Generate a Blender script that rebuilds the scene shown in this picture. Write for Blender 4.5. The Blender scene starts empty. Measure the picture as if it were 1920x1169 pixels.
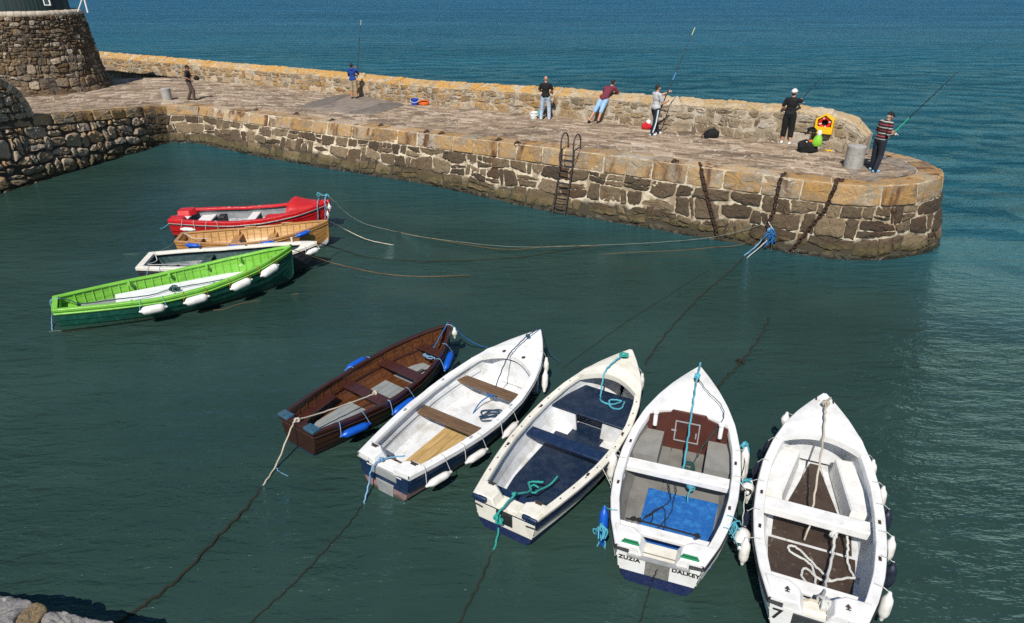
import bpy, math, random
import numpy as np
from mathutils import Vector, Matrix, noise
random.seed(11)
rng = np.random.default_rng(11)
R = math.radians
scene = bpy.context.scene
COL = scene.collection
V = lambda *a: np.array(a, float)

# ------------------------------------------------------------------ camera numbers (also used to read ground points off the photo)
CAM_H, FPX, IW, IH = 7.15, 1250.0, 1920, 1169
PITCH = math.atan((IH / 2 + 40) / FPX)
FW = V(0, math.cos(PITCH), -math.sin(PITCH)); UP = V(0, math.sin(PITCH), math.cos(PITCH)); RT = V(1, 0, 0)
def at(u, v, z=0.0):
    """world point where photo pixel (u,v) meets the level z"""
    d = FW + RT * (u - IW / 2) / FPX + UP * (IH / 2 - v) / FPX
    return V(0, 0, CAM_H) + d * ((z - CAM_H) / d[2])
def at_y(u, v, y):
    d = FW + RT * (u - IW / 2) / FPX + UP * (IH / 2 - v) / FPX
    return V(0, 0, CAM_H) + d * (y / d[1])
def sstep(a, b, x):
    t = min(1, max(0, (x - a) / (b - a))); return t * t * (3 - 2 * t)
def zdeck(x, y):
    z = float(np.interp(x, [-16, -8, -3, 2, 6], [1.62, 1.70, 1.82, 2.04, 2.10]))
    return z + 0.11 * max(0, 33.6 - y) * sstep(-15.2, -16.6, x)
def deck(u, v):
    z = 2.0
    for _ in range(30):
        P = at(u, v, z); z = 0.5 * z + 0.5 * zdeck(P[0], P[1])
    return V(P[0], P[1], zdeck(P[0], P[1]))

# ------------------------------------------------------------------ objects and tags
def link(o, parent=None):
    COL.objects.link(o)
    if parent is not None: o.parent = parent
    return o
def tag(o, label=None, cat=None, group=None, kind=None):
    if label: o['label'] = label
    if cat: o['category'] = cat
    if group: o['group'] = group
    if kind: o['kind'] = kind
    return o
def empty(name, loc=(0, 0, 0), rz=0.0, label=None, cat=None, group=None):
    o = bpy.data.objects.new(name, None); o.empty_display_size = 0.2
    o.location = [float(c) for c in loc]; o.rotation_euler = (0, 0, rz)
    link(o); return tag(o, label, cat, group)

class MB:
    """collects shapes and links them as ONE mesh object"""
    def __init__(s): s.v = []; s.f = []; s.m = []; s.a = []; s.cur = 0.0
    def add(s, vs, fs, mi=0):
        b = len(s.v); s.v.extend([tuple(map(float, p)) for p in vs]); s.a.extend([s.cur] * len(vs))
        for f in fs: s.f.append([b + i for i in f]); s.m.append(mi)
        return b
    def grid(s, P, mi=0, cu=False, cv=False, flip=False):
        P = np.asarray(P, float); n, m = P.shape[:2]; fs = []
        for i in range(n if cu else n - 1):
            for j in range(m if cv else m - 1):
                a, b, c, d = i * m + j, ((i + 1) % n) * m + j, ((i + 1) % n) * m + (j + 1) % m, i * m + (j + 1) % m
                fs.append((a, d, c, b) if flip else (a, b, c, d))
        return s.add(P.reshape(-1, 3), fs, mi)
    def box(s, c, d, rot=None, mi=0):
        c = np.array(c, float); h = np.array(d, float) / 2
        vs = np.array([[x, y, z] for x in (-1, 1) for y in (-1, 1) for z in (-1, 1)], float) * h
        if rot is not None: vs = vs @ np.array(rot).T
        s.add(vs + c, [(0, 1, 3, 2), (4, 6, 7, 5), (0, 4, 5, 1), (2, 3, 7, 6), (0, 2, 6, 4), (1, 5, 7, 3)], mi)
    def prism(s, poly, origin, ex, ey, ez, depth, mi=0):
        """polygon in the ex,ey plane pushed along ez"""
        o, ex, ey, ez = (np.array(q, float) for q in (origin, ex, ey, ez)); n = len(poly)
        A = [o + ex * p[0] + ey * p[1] for p in poly]; Bq = [q + ez * depth for q in A]
        s.add(A + Bq, [list(range(n))[::-1], list(range(n, 2 * n))] + [(i, (i + 1) % n, n + (i + 1) % n, n + i) for i in range(n)], mi)
    def tube(s, path, r, n=8, cap=True, mi=0, closed=False):
        P = np.asarray(path, float); k = len(P); r = np.broadcast_to(np.asarray(r, float), (k,))
        T = np.roll(P, -1, 0) - np.roll(P, 1, 0) if closed else np.gradient(P, axis=0)
        T /= np.maximum(np.linalg.norm(T, axis=1), 1e-9)[:, None]
        u = np.cross(T[0], V(0, 0, 1));
        if np.linalg.norm(u) < 1e-3: u = np.cross(T[0], V(1, 0, 0))
        u /= np.linalg.norm(u); G = []
        for i in range(k):
            u = u - T[i] * (u @ T[i]); u /= max(np.linalg.norm(u), 1e-9); w = np.cross(T[i], u)
            G.append([P[i] + r[i] * (u * math.cos(2 * math.pi * j / n) + w * math.sin(2 * math.pi * j / n)) for j in range(n)])
        b = s.grid(G, mi, cu=closed, cv=True)
        if cap and not closed:
            s.f.append([b + j for j in range(n)]); s.m.append(mi)
            s.f.append([b + (k - 1) * n + j for j in range(n)][::-1]); s.m.append(mi)
    def lathe(s, prof, c=(0, 0, 0), n=20, axis=None, mi=0):
        """profile of (r, h) turned round an axis through c"""
        ax = V(0, 0, 1) if axis is None else np.array(axis, float) / np.linalg.norm(axis)
        u = np.cross(ax, V(0, 1, 0.03)); u /= np.linalg.norm(u); w = np.cross(ax, u); c = np.array(c, float)
        G = [[c + ax * h + r * (u * math.cos(2 * math.pi * j / n) + w * math.sin(2 * math.pi * j / n)) for j in range(n)] for r, h in prof]
        s.grid(G, mi, cv=True)
    def ball(s, c, r, n=12, rot=None, mi=0):
        r = np.broadcast_to(np.asarray(r, float), (3,)); G = []
        for i in range(n // 2 + 1):
            a = math.pi * i / (n // 2)
            G.append([[max(math.sin(a), 1e-4) * math.cos(2 * math.pi * j / n), max(math.sin(a), 1e-4) * math.sin(2 * math.pi * j / n), -math.cos(a)] for j in range(n)])
        G = np.array(G) * r
        if rot is not None: G = G @ np.array(rot).T
        s.grid(G + np.array(c, float), mi, cv=True)
    def capsule(s, p, q, r1, r2, n=12):
        p, q = np.array(p, float), np.array(q, float); d = q - p; L = np.linalg.norm(d); prof = []
        for i in range(5): a = math.pi / 2 * i / 4; prof.append((max(r1 * math.sin(a), 1e-4), -r1 * math.cos(a)))
        for i in range(5): a = math.pi / 2 * i / 4; prof.append((max(r2 * math.cos(a), 1e-4), L + r2 * math.sin(a)))
        s.lathe(prof, p, n, d)
    def mesh(s, name, mats, angle=38):
        me = bpy.data.meshes.new(name); me.from_pydata(s.v, [], s.f); me.update()
        for m in (mats if isinstance(mats, (list, tuple)) else [mats]): me.materials.append(m)
        me.polygons.foreach_set('material_index', s.m)
        me.polygons.foreach_set('use_smooth', [True] * len(s.f))
        if any(s.a):
            at_ = me.attributes.new('rnd', 'FLOAT', 'POINT'); at_.data.foreach_set('value', s.a)
        me.validate(); me.set_sharp_from_angle(angle=R(angle)); return me
    def build(s, name, mats, parent=None, angle=38, bevel=0, fix=True):
        me = s.mesh(name, mats, angle)
        if fix:
            import bmesh
            bm = bmesh.new(); bm.from_mesh(me); bmesh.ops.recalc_face_normals(bm, faces=bm.faces); bm.to_mesh(me); bm.free()
            me.set_sharp_from_angle(angle=R(angle))
        o = bpy.data.objects.new(name, me); link(o, parent)
        if bevel:
            md = o.modifiers.new('bevel', 'BEVEL'); md.width = bevel; md.segments = 2; md.limit_method = 'ANGLE'; md.angle_limit = R(40)
        return o
def cr(pts, n=8, closed=False):
    """smooth curve through points"""
    P = np.asarray(pts, float); out = []; k = len(P)
    for i in range(k if closed else k - 1):
        p0, p1, p2, p3 = (P[(i - 1) % k], P[i], P[(i + 1) % k], P[(i + 2) % k]) if closed else (P[max(i - 1, 0)], P[i], P[i + 1], P[min(i + 2, k - 1)])
        for t in np.linspace(0, 1, n, endpoint=False):
            out.append(0.5 * ((2 * p1) + (p2 - p0) * t + (2 * p0 - 5 * p1 + 4 * p2 - p3) * t * t + (3 * p1 - p0 - 3 * p2 + p3) * t ** 3))
    if not closed: out.append(P[-1])
    return np.array(out)

# ------------------------------------------------------------------ materials
class NT:
    def __init__(s, name):
        s.m = bpy.data.materials.new(name); s.m.use_nodes = True; s.t = s.m.node_tree
        s.b = s.t.nodes['Principled BSDF']; s.o = s.t.nodes['Material Output']
    def n(s, typ, ins=None, **kw):
        q = s.t.nodes.new(typ)
        for k, v in kw.items(): setattr(q, k, v)
        for k, v in (ins or {}).items(): s.set(q.inputs[k], v)
        return q
    def set(s, sock, v):
        if isinstance(v, bpy.types.NodeSocket): s.t.links.new(v, sock)
        elif isinstance(v, bpy.types.Node): s.t.links.new(v.outputs[0], sock)
        else:
            if isinstance(v, (tuple, list)) and sock.type == 'RGBA' and len(v) == 3: v = (*v, 1)
            sock.default_value = v
    def co(s, scale=(1, 1, 1), rot=(0, 0, 0), kind='Object', src=None):
        src = src or s.n('ShaderNodeTexCoord').outputs[kind]
        return s.n('ShaderNodeMapping', {'Vector': src, 'Scale': scale, 'Rotation': rot}).outputs[0]
    def pos(s): return s.n('ShaderNodeNewGeometry').outputs['Position']
    def noise(s, vec, scale, detail=4, rough=.55, dist=0): return s.n('ShaderNodeTexNoise', {'Vector': vec, 'Scale': scale, 'Detail': detail, 'Roughness': rough, 'Distortion': dist}).outputs[0]
    def mix(s, f, a, b, mode='MIX'):
        q = s.n('ShaderNodeMix', data_type='RGBA', blend_type=mode); s.set(q.inputs[0], f); s.set(q.inputs[6], a); s.set(q.inputs[7], b); return q.outputs[2]
    def math(s, op, a, b=0.0, c=0.0, clamp=False):
        q = s.n('ShaderNodeMath', operation=op, use_clamp=clamp); s.set(q.inputs[0], a); s.set(q.inputs[1], b); s.set(q.inputs[2], c); return q.outputs[0]
    def ramp(s, f, lo, hi, a=0.0, b=1.0):
        return s.n('ShaderNodeMapRange', {'Value': f, 'From Min': lo, 'From Max': hi, 'To Min': a, 'To Max': b}, interpolation_type='SMOOTHSTEP').outputs[0]
    def cramp(s, f, stops):
        q = s.n('ShaderNodeValToRGB', {'Fac': f}); e = q.color_ramp.elements
        while len(e) < len(stops): e.new(0.5)
        for k, (p, c) in zip(e, stops): k.position = p; k.color = (*c, 1)
        return q.outputs[0]
    def bump(s, h, strength=.3, dist=.02, prev=None):
        ins = {'Height': h, 'Strength': strength, 'Distance': dist}
        if prev is not None: ins['Normal'] = prev
        return s.n('ShaderNodeBump', ins).outputs[0]
    def done(s, color=None, rough=None, normal=None, **kw):
        if color is not None: s.set(s.b.inputs['Base Color'], color)
        if rough is not None: s.set(s.b.inputs['Roughness'], rough)
        if normal is not None: s.set(s.b.inputs['Normal'], normal)
        for k, v in kw.items(): s.set(s.b.inputs[k], v)
        return s.m
def mat(name, col, rough=.5, col2=None, scale=6, amt=.5, bump=0., bscale=40, metal=0., coat=0., stretch=(1, 1, 1), streak=None, foul=False):
    """painted / plain surface with uneven wear"""
    t = NT(name); c = t.co(stretch)
    col2 = col2 or tuple(q * .55 for q in col)
    f = t.ramp(t.noise(c, scale, 6, .65), .42, .72, 0, amt)
    k = t.mix(f, col, col2)
    if streak:   # fine dirty scuffs
        g = t.ramp(t.noise(t.co((3, 3, 14)), 2.3, 5, .7, .6), .58, .75, 0, .75); k = t.mix(g, k, streak)
    if foul:   # weed and scum where the hull sits in the water
        p = t.pos(); z = t.n('ShaderNodeSeparateXYZ', {0: p}).outputs[2]; zz = t.math('ADD', z, t.math('MULTIPLY', t.math('SUBTRACT', t.noise(p, 6, 5, .7), .5), .14))
        k = t.mix(t.ramp(zz, .065, .02, 0, .85), k, (.022, .026, .010)); k = t.mix(t.ramp(zz, .22, .08, 0, .14), k, (.20, .19, .12))
    nr = None
    if bump: nr = t.bump(t.noise(c, bscale, 5, .6), bump, .01)
    rr = t.ramp(t.noise(c, scale * 2, 4), .3, .7, max(rough - .12, .05), min(rough + .15, 1))
    return t.done(k, rr, nr, Metallic=metal, **({'Coat Weight': coat} if coat else {}))
def wood(name, a, b, rough=.4, grain=(1, 14, 14), coat=0.):
    t = NT(name); c = t.co(grain)
    f = t.noise(c, 2.2, 6, .7, .4); k = t.mix(t.ramp(f, .35, .68), a, b)
    w = t.ramp(t.noise(t.co(), 3.5, 5), .55, .75, 0, .6); k = t.mix(w, k, tuple(q * .45 for q in a))
    return t.done(k, rough, t.bump(f, .25, .006), **({'Coat Weight': coat, 'Coat Roughness': .2} if coat else {}))
def stone_mat(name, stops, lichen=0., span=None, tide=False, rust=0., moss=(.072, .058, .018), rough=.9, speck=.5, white=0., up=False):
    """granite block: tint per stone, mica speckle, lichen crusts, weed where the tide covers it"""
    t = NT(name); p = t.pos(); rnd = t.n('ShaderNodeAttribute', attribute_name='rnd').outputs['Fac']
    base = t.cramp(rnd, stops)
    big = t.noise(p, 1.7, 6, .65); fine = t.noise(p, 26, 6, .75); mid = t.noise(p, 7.5, 5, .65)
    k = t.mix(t.ramp(fine, .35, .7, 0, speck), base, t.mix(1, base, (.42, .40, .38), 'MULTIPLY'))
    k = t.mix(t.ramp(mid, .5, .72, 0, .55), k, t.mix(1, base, (1.5, 1.38, 1.2), 'MULTIPLY'))
    if white: k = t.mix(t.ramp(t.noise(p, 5.3, 7, .75, .3), .58, .66, 0, white), k, (.62, .58, .5))
    if lichen:
        f = t.math('MULTIPLY', t.ramp(big, .40, .56), t.ramp(t.noise(p, 11, 6, .7), .34, .56)); f = t.math('MULTIPLY', f, t.ramp(t.math('ADD', t.n('ShaderNodeSeparateXYZ', {0: p}).outputs[0], t.math('MULTIPLY', t.noise(p, .6, 3), 3)), span[1], span[0], .25, 1)) if span else f
        k = t.mix(t.math('MULTIPLY', f, lichen, clamp=True), k, t.mix(mid, (.52, .23, .015), (.44, .25, .05)))
    if rust:
        s = t.noise(t.n('ShaderNodeVectorMath', {0: p, 1: (1, 1, .14)}, operation='MULTIPLY').outputs[0], 1.9, 5, .6)
        k = t.mix(t.ramp(s, .53, .68, 0, rust), k, (.10, .04, .015))
    z = t.n('ShaderNodeSeparateXYZ', {0: p}).outputs[2]; rgh = rough
    if tide:
        zz = t.math('ADD', z, t.math('MULTIPLY', t.math('SUBTRACT', mid, .5), .5))
        k = t.mix(t.ramp(zz, .54, .24, 0, .86), k, t.mix(t.ramp(big, .4, .62), tuple(moss), (.15, .112, .048)))
        k = t.mix(t.ramp(zz, .24, .06, 0, .92), k, (.016, .014, .007)); rgh = t.ramp(zz, .02, .25, .35, rough)
    nr = t.bump(t.math('ADD', t.math('MULTIPLY', fine, .5), mid), .85, .035)
    return t.done(k, rgh, nr)

M = {}
M['pier_stone'] = stone_mat('pier_stone', [(0, (.058, .040, .023)), (.35, (.10, .070, .040)), (.7, (.145, .105, .060)), (1, (.225, .165, .098))], tide=True, rust=.45, speck=.75)
M['quay_stone'] = stone_mat('quay_stone', [(0, (.17, .14, .105)), (.35, (.28, .23, .17)), (.7, (.41, .35, .265)), (.9, (.33, .21, .11)), (1, (.52, .46, .38))], tide=True, lichen=.2, white=.25)
M['coping_stone'] = stone_mat('coping_stone', [(0, (.19, .14, .09)), (.25, (.33, .22, .115)), (.45, (.29, .245, .185)), (.7, (.38, .295, .195)), (.85, (.39, .345, .28)), (1, (.46, .39, .295))], lichen=.55, rust=1., speck=.8, white=.4)
M['parapet_stone'] = stone_mat('parapet_stone', [(0, (.17, .135, .09)), (.4, (.25, .205, .14)), (.8, (.35, .30, .22)), (1, (.5, .45, .37))], lichen=.6, span=(2, 8), white=.7, speck=.7)
M['parapet_top'] = stone_mat('parapet_top', [(0, (.40, .3, .17)), (.5, (.45, .36, .22)), (1, (.52, .45, .34))], lichen=1.15, span=(2, 7), white=.6, speck=.6)
M['tower_stone'] = stone_mat('tower_stone', [(0, (.05, .04, .03)), (.4, (.10, .08, .06)), (.75, (.18, .15, .11)), (1, (.36, .32, .26))], lichen=.2, white=.3)
M['tower_cap'] = stone_mat('tower_cap', [(0, (.42, .36, .28)), (1, (.56, .5, .42))], white=.3)
M['deck_stone'] = stone_mat('deck_stone', [(0, (.20, .145, .10)), (.4, (.30, .225, .16)), (.75, (.40, .315, .24)), (1, (.5, .42, .34))], white=.55, speck=.8)
M['boulder'] = stone_mat('boulder', [(0, (.23, .225, .22)), (.5, (.26, .25, .24)), (1, (.22, .16, .085))], white=.5, speck=.9)
def mortar(name, a, b, low):
    t = NT(name); p = t.pos(); f = t.noise(p, 2.3, 6, .7); k = t.mix(t.ramp(f, .40, .60), a, b)
    z = t.n('ShaderNodeSeparateXYZ', {0: p}).outputs[2]
    zz = t.math('ADD', z, t.math('MULTIPLY', t.math('SUBTRACT', t.noise(p, .9, 5), .5), 1.3))
    k = t.mix(t.ramp(zz, low + .1, low - .12), k, (.05, .04, .025))
    return t.done(k, .95, t.bump(t.noise(p, 30, 5), .6, .02))
M['mortar'] = mortar('mortar', (.60, .52, .38), (.29, .22, .14), .55)
M['dark_joint'] = mortar('dark_joint', (.075, .06, .045), (.04, .032, .024), .5)
M['parapet_joint'] = mortar('parapet_joint', (.46, .40, .31), (.27, .21, .14), -5)
M['tower_joint'] = mortar('tower_joint', (.10, .08, .058), (.055, .043, .03), -5)
def deck_base():
    t = NT('deck_base'); p = t.pos(); x = t.n('ShaderNodeSeparateXYZ', {0: p}).outputs[0]
    k = t.mix(t.ramp(t.noise(p, .55, 6, .7), .46, .6), (.23, .17, .12), (.56, .49, .39))
    return t.done(k, .95, t.bump(t.noise(p, 25, 5), .5, .02))
M['deck_base'] = deck_base()
def deck_paving():
    """worn granite setts: pink-tan stone, dark weather stains drawn along the pier, pale scuffs"""
    t = NT('deck_paving'); p = t.pos(); rnd = t.n('ShaderNodeAttribute', attribute_name='rnd').outputs['Fac']
    base = t.cramp(rnd, [(0, (.225, .155, .098)), (.35, (.318, .230, .152)), (.7, (.41, .31, .212)), (1, (.52, .42, .31))])
    q = t.n('ShaderNodeMapping', {'Vector': p, 'Rotation': (0, 0, R(30)), 'Scale': (.55, 1.5, 1)}).outputs[0]
    st = t.noise(q, 1.15, 8, .68, .3); fine = t.noise(p, 22, 6, .75); mid = t.noise(q, 4.2, 6, .7)
    k = t.mix(t.ramp(fine, .38, .68, 0, .55), base, t.mix(1, base, (.4, .38, .36), 'MULTIPLY'))
    k = t.mix(t.ramp(st, .50, .60, 0, .8), k, (.10, .068, .042))
    k = t.mix(t.ramp(mid, .57, .68, 0, .6), k, (.60, .51, .40))
    k = t.mix(t.ramp(t.noise(q, 2.9, 7, .7), .60, .72, 0, .7), k, (.06, .05, .04))
    return t.done(k, .92, t.bump(t.math('ADD', fine, t.math('MULTIPLY', mid, 1.5)), .7, .03))
M['deck_paving'] = deck_paving()
M['concrete'] = mat('concrete', (.235, .19, .15), .95, (.11, .09, .07), 2.5, .9, .8, 22)
M['concrete_dark'] = mat('concrete_dark', (.16, .135, .108), .95, (.065, .056, .047), 3.5, .8, .5, 30)
M['tip_concrete'] = mat('tip_concrete', (.25, .20, .155), .95, (.10, .085, .07), 4, .95, 1., 16)
M['bollard'] = mat('bollard', (.36, .345, .31), .95, (.22, .21, .19), 9, .8, .8, 50)
M['iron'] = mat('iron', (.055, .05, .045), .6, (.11, .055, .03), 9, .8, .4, 60, .4)
M['rust'] = mat('rust', (.055, .026, .014), .95, (.02, .013, .01), 8, .8, .8, 70)
M['clad'] = mat('clad', (.013, .032, .031), .6, (.01, .022, .022), 1.2, .8, .1, 20, stretch=(1, 1, .2))
M['white_plain'] = mat('white_plain', (.75, .76, .74), .6)
# boats
M['grp_white'] = mat('grp_white', (.76, .755, .73), .38, (.60, .585, .54), 5, .75, .12, 30, streak=(.48, .45, .38), foul=True)
M['grp_cream'] = mat('grp_cream', (.72, .69, .60), .42, (.58, .53, .42), 5, .75, .12, 30, streak=(.44, .36, .22), foul=True)
M['grp_inner'] = mat('grp_inner', (.68, .69, .69), .45, (.45, .44, .40), 3.2, .9, .15, 25, streak=(.36, .29, .18))
M['navy'] = mat('navy', (.007, .021, .060), .4, (.014, .030, .072), 6, .8, .15, 30, streak=(.05, .07, .14), foul=True)
M['navy_floor'] = mat('navy_floor', (.005, .015, .038), .5, (.016, .029, .056), 5, .9, .5, 45, streak=(.045, .060, .09))
M['antifoul_pink'] = mat('antifoul_pink', (.30, .17, .17), .8, (.16, .10, .10), 6, .9, .3, 30, foul=True)
M['antifoul_navy'] = mat('antifoul_navy', (.008, .016, .065), .55, (.018, .028, .085), 12, .8, .3, 40, streak=(.05, .065, .13))
M['black_rubber'] = mat('black_rubber', (.014, .014, .015), .5, (.04, .04, .042), 9, .7, .2, 40)
M['grey_inner'] = mat('grey_inner', (.20, .195, .175), .6, (.12, .115, .10), 3, .85, .3, 40, streak=(.30, .28, .25))
M['grey_seat'] = mat('grey_seat', (.25, .245, .225), .6, (.18, .175, .16), 5, .8, .2, 30)
M['maroon'] = mat('maroon', (.082, .022, .014), .5, (.045, .013, .01), 5, .8, .2, 30)
M['steel'] = mat('steel', (.42, .42, .41), .45, (.26, .26, .25), 8, .8, .2, 30, .3)
M['pad_grey'] = mat('pad_grey', (.15, .145, .13), .8, (.26, .25, .22), 22, .8, .6, 60)
M['dark_pad'] = mat('dark_pad', (.03, .032, .034), .7, (.07, .07, .07), 14, .8, .4, 40)
M['blue_mat'] = mat('blue_mat', (.008, .105, .37), .6, (.03, .22, .52), 9, .8, .9, 120)
M['brown_board'] = mat('brown_board', (.042, .026, .018), .6, (.062, .042, .03), 4, .8, .4, 40, streak=(.30, .25, .19))
M['green_hull'] = mat('green_hull', (.004, .055, .034), .4, (.008, .08, .052), 5, .8, .2, 30, streak=(.01, .07, .055), foul=True)
M['lime'] = mat('lime', (.185, .48, .05), .42, (.12, .35, .03), 6, .8, .2, 30, streak=(.32, .52, .20))
M['green_dark_inner'] = mat('green_dark_inner', (.022, .050, .050), .4, (.04, .08, .078), 4, .8, .2, 30, streak=(.16, .2, .19))
M['charcoal_hull'] = mat('charcoal_hull', (.025, .026, .032), .5, (.05, .05, .058), 6, .8, .2, 30, foul=True)
M['red'] = mat('red', (.52, .008, .010), .42, (.34, .006, .008), 5, .7, .15, 30, streak=(.60, .14, .11), foul=True)
M['red_cover'] = mat('red_cover', (.50, .010, .012), .65, (.34, .006, .008), 5, .6, .4, 25)
M['grey_boat_inner'] = mat('grey_boat_inner', (.17, .18, .185), .5, (.28, .29, .30), 4, .8, .2, 30, streak=(.42, .43, .44))
M['dark_wood'] = wood('dark_wood', (.046, .013, .006), (.024, .008, .005), .33, coat=.5)
M['dark_wood_inner'] = wood('dark_wood_inner', (.13, .048, .015), (.05, .017, .007), .38, coat=.4)
M['thwart_maroon'] = wood('thwart_maroon', (.062, .018, .012), (.034, .011, .009), .35, coat=.4)
M['plank_brown'] = wood('plank_brown', (.16, .092, .046), (.085, .048, .025), .7, grain=(14, 1, 14))
M['floor_tan'] = wood('floor_tan', (.50, .34, .13), (.30, .18, .06), .75)
M['floor_grey'] = mat('floor_grey', (.25, .27, .265), .6, (.17, .185, .185), 4, .8, .2, 30)
M['honey'] = wood('honey', (.46, .235, .07), (.32, .145, .038), .35, coat=.6)
M['honey_inner'] = wood('honey_inner', (.58, .36, .15), (.44, .24, .08), .45, coat=.3)
M['corner_blue'] = mat('corner_blue', (.012, .07, .125), .6, (.08, .10, .10), 14, .9, .3, 40)
M['white_slat'] = mat('white_slat', (.74, .75, .74), .6, (.55, .56, .55), 4, .7, .2, 30)
M['fender_white'] = mat('fender_white', (.72, .70, .66), .45, (.50, .47, .40), 7, .8, .2, 30, streak=(.33, .29, .22))
M['fender_blue'] = mat('fender_blue', (.005, .085, .46), .35, (.004, .05, .30), 7, .6, .1, 30)
M['fender_dark'] = mat('fender_dark', (.012, .015, .03), .4, (.03, .035, .05), 7, .6, .1, 30)
def ropemat(name, a, b=None):
    t = NT(name); w = t.n('ShaderNodeTexWave', {'Vector': t.co((1, 1, 1)), 'Scale': 28, 'Distortion': 2.5}, wave_type='BANDS', bands_direction='DIAGONAL').outputs[1]
    k = t.mix(t.ramp(t.noise(t.co(), 3, 5), .4, .65, 0, .6), a, b or tuple(q * .5 for q in a))
    return t.done(k, .9, t.bump(w, .8, .008))
M['r_cream'] = ropemat('r_cream', (.62, .55, .42)); M['r_blue'] = ropemat('r_blue', (.02, .16, .42)); M['r_cyan'] = ropemat('r_cyan', (.10, .46, .58))
M['r_lblue'] = ropemat('r_lblue', (.22, .45, .68)); M['r_teal'] = ropemat('r_teal', (.03, .40, .33)); M['r_weed'] = ropemat('r_weed', (.012, .015, .008), (.026, .03, .009))
M['r_orange'] = ropemat('r_orange', (.48, .14, .03)); M['r_black'] = ropemat('r_black', (.012, .012, .014)); M['r_white'] = ropemat('r_white', (.66, .66, .62)); M['r_dkgreen'] = ropemat('r_dkgreen', (.02, .09, .08)); M['r_pale'] = ropemat('r_pale', (.25, .29, .23), (.10, .10, .05)); M['r_navy'] = ropemat('r_navy', (.02, .06, .12)); M['r_tan'] = ropemat('r_tan', (.22, .125, .05))
# cloth and skin
def cloth(name, c, c2=None): return mat(name, c, .9, c2 or tuple(q * .6 for q in c), 9, .7, .5, 45)
M['skin'] = mat('skin', (.46, .235, .15), .55, (.40, .18, .11), 12, .5); M['skin_tan'] = mat('skin_tan', (.33, .16, .095), .55, (.28, .12, .07), 12, .5)
M['hair'] = mat('hair', (.013, .010, .008), .6, bump=.6, bscale=120); M['hair_grey'] = mat('hair_grey', (.35, .34, .32), .7)
for n_, c_ in (('tee_black', (.004, .004, .005)), ('tee_navy', (.010, .013, .022)), ('hoodie_blue', (.008, .045, .235)), ('khaki', (.40, .30, .18)), ('brown_trouser', (.085, .06, .045)), ('maroon_tee', (.15, .022, .04)), ('tee_grey', (.46, .46, .47)), ('track_navy', (.008, .012, .025)), ('shorts_black', (.004, .004, .005)), ('trouser_navy', (.010, .014, .026)), ('white_cloth', (.75, .75, .74)), ('cap_black', (.008, .008, .009)), ('shoe_white', (.72, .72, .72)), ('shoe_black', (.012, .012, .014)), ('shoe_blue', (.22, .45, .62)), ('towel', (.42, .60, .78)), ('bag_black', (.005, .005, .006)), ('bag_orange', (.72, .12, .012)), ('bag_red', (.55, .01, .02))):
    M[n_] = cloth(n_, c_)
M['jeans'] = mat('jeans', (.42, .50, .60), .9, (.20, .27, .38), 7, .8, .5, 45); M['jeans_short'] = mat('jeans_short', (.28, .44, .60), .9, (.17, .29, .43), 8, .8, .5, 45)
def stripes():
    t = NT('striped_knit'); z = t.n('ShaderNodeSeparateXYZ', {0: t.co()}).outputs[2]
    f = t.math('FRACT', t.math('MULTIPLY', z, 6.2)); g = t.math('FRACT', t.math('MULTIPLY', z, 12.4))
    k = t.mix(t.math('LESS_THAN', g, .34), (.010, .010, .014), t.mix(t.math('LESS_THAN', f, .5), (.30, .035, .045), (.38, .35, .30)))
    return t.done(k, .95, t.bump(t.noise(t.co(), 60, 4), .5, .01))
M['striped'] = stripes()
M['yellow'] = mat('yellow', (.82, .50, .01), .45, (.66, .36, .01), 6, .6); M['buoy_red'] = mat('buoy_red', (.62, .02, .015), .5)
M['lime_bag'] = mat('lime_bag', (.22, .52, .03), .45, (.30, .60, .10), 9, .7, .8, 18); M['bucket_blue'] = mat('bucket_blue', (.01, .06, .40), .4); M['teal_plastic'] = mat('teal_plastic', (.01, .42, .46), .5)
M['rod_black'] = mat('rod_black', (.012, .012, .013), .3); M['rod_green'] = mat('rod_green', (.01, .30, .16), .35); M['rod_tip'] = mat('rod_tip', (.6, .62, .25), .4); M['rod_blue'] = mat('rod_blue', (.03, .16, .36), .4); M['cork'] = mat('cork', (.12, .1, .09), .8)
M['letter'] = mat('letter', (.015, .014, .013), .6); M['green_sticker'] = mat('green_sticker', (.02, .26, .10), .5); M['eye'] = mat('eye', (.02, .015, .012), .3); M['lip'] = mat('lip', (.30, .10, .08), .5)
M['cyan_bottle'] = mat('cyan_bottle', (.15, .5, .7), .3); M['yellow_pole'] = mat('yellow_pole', (.62, .50, .22), .6)

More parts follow.
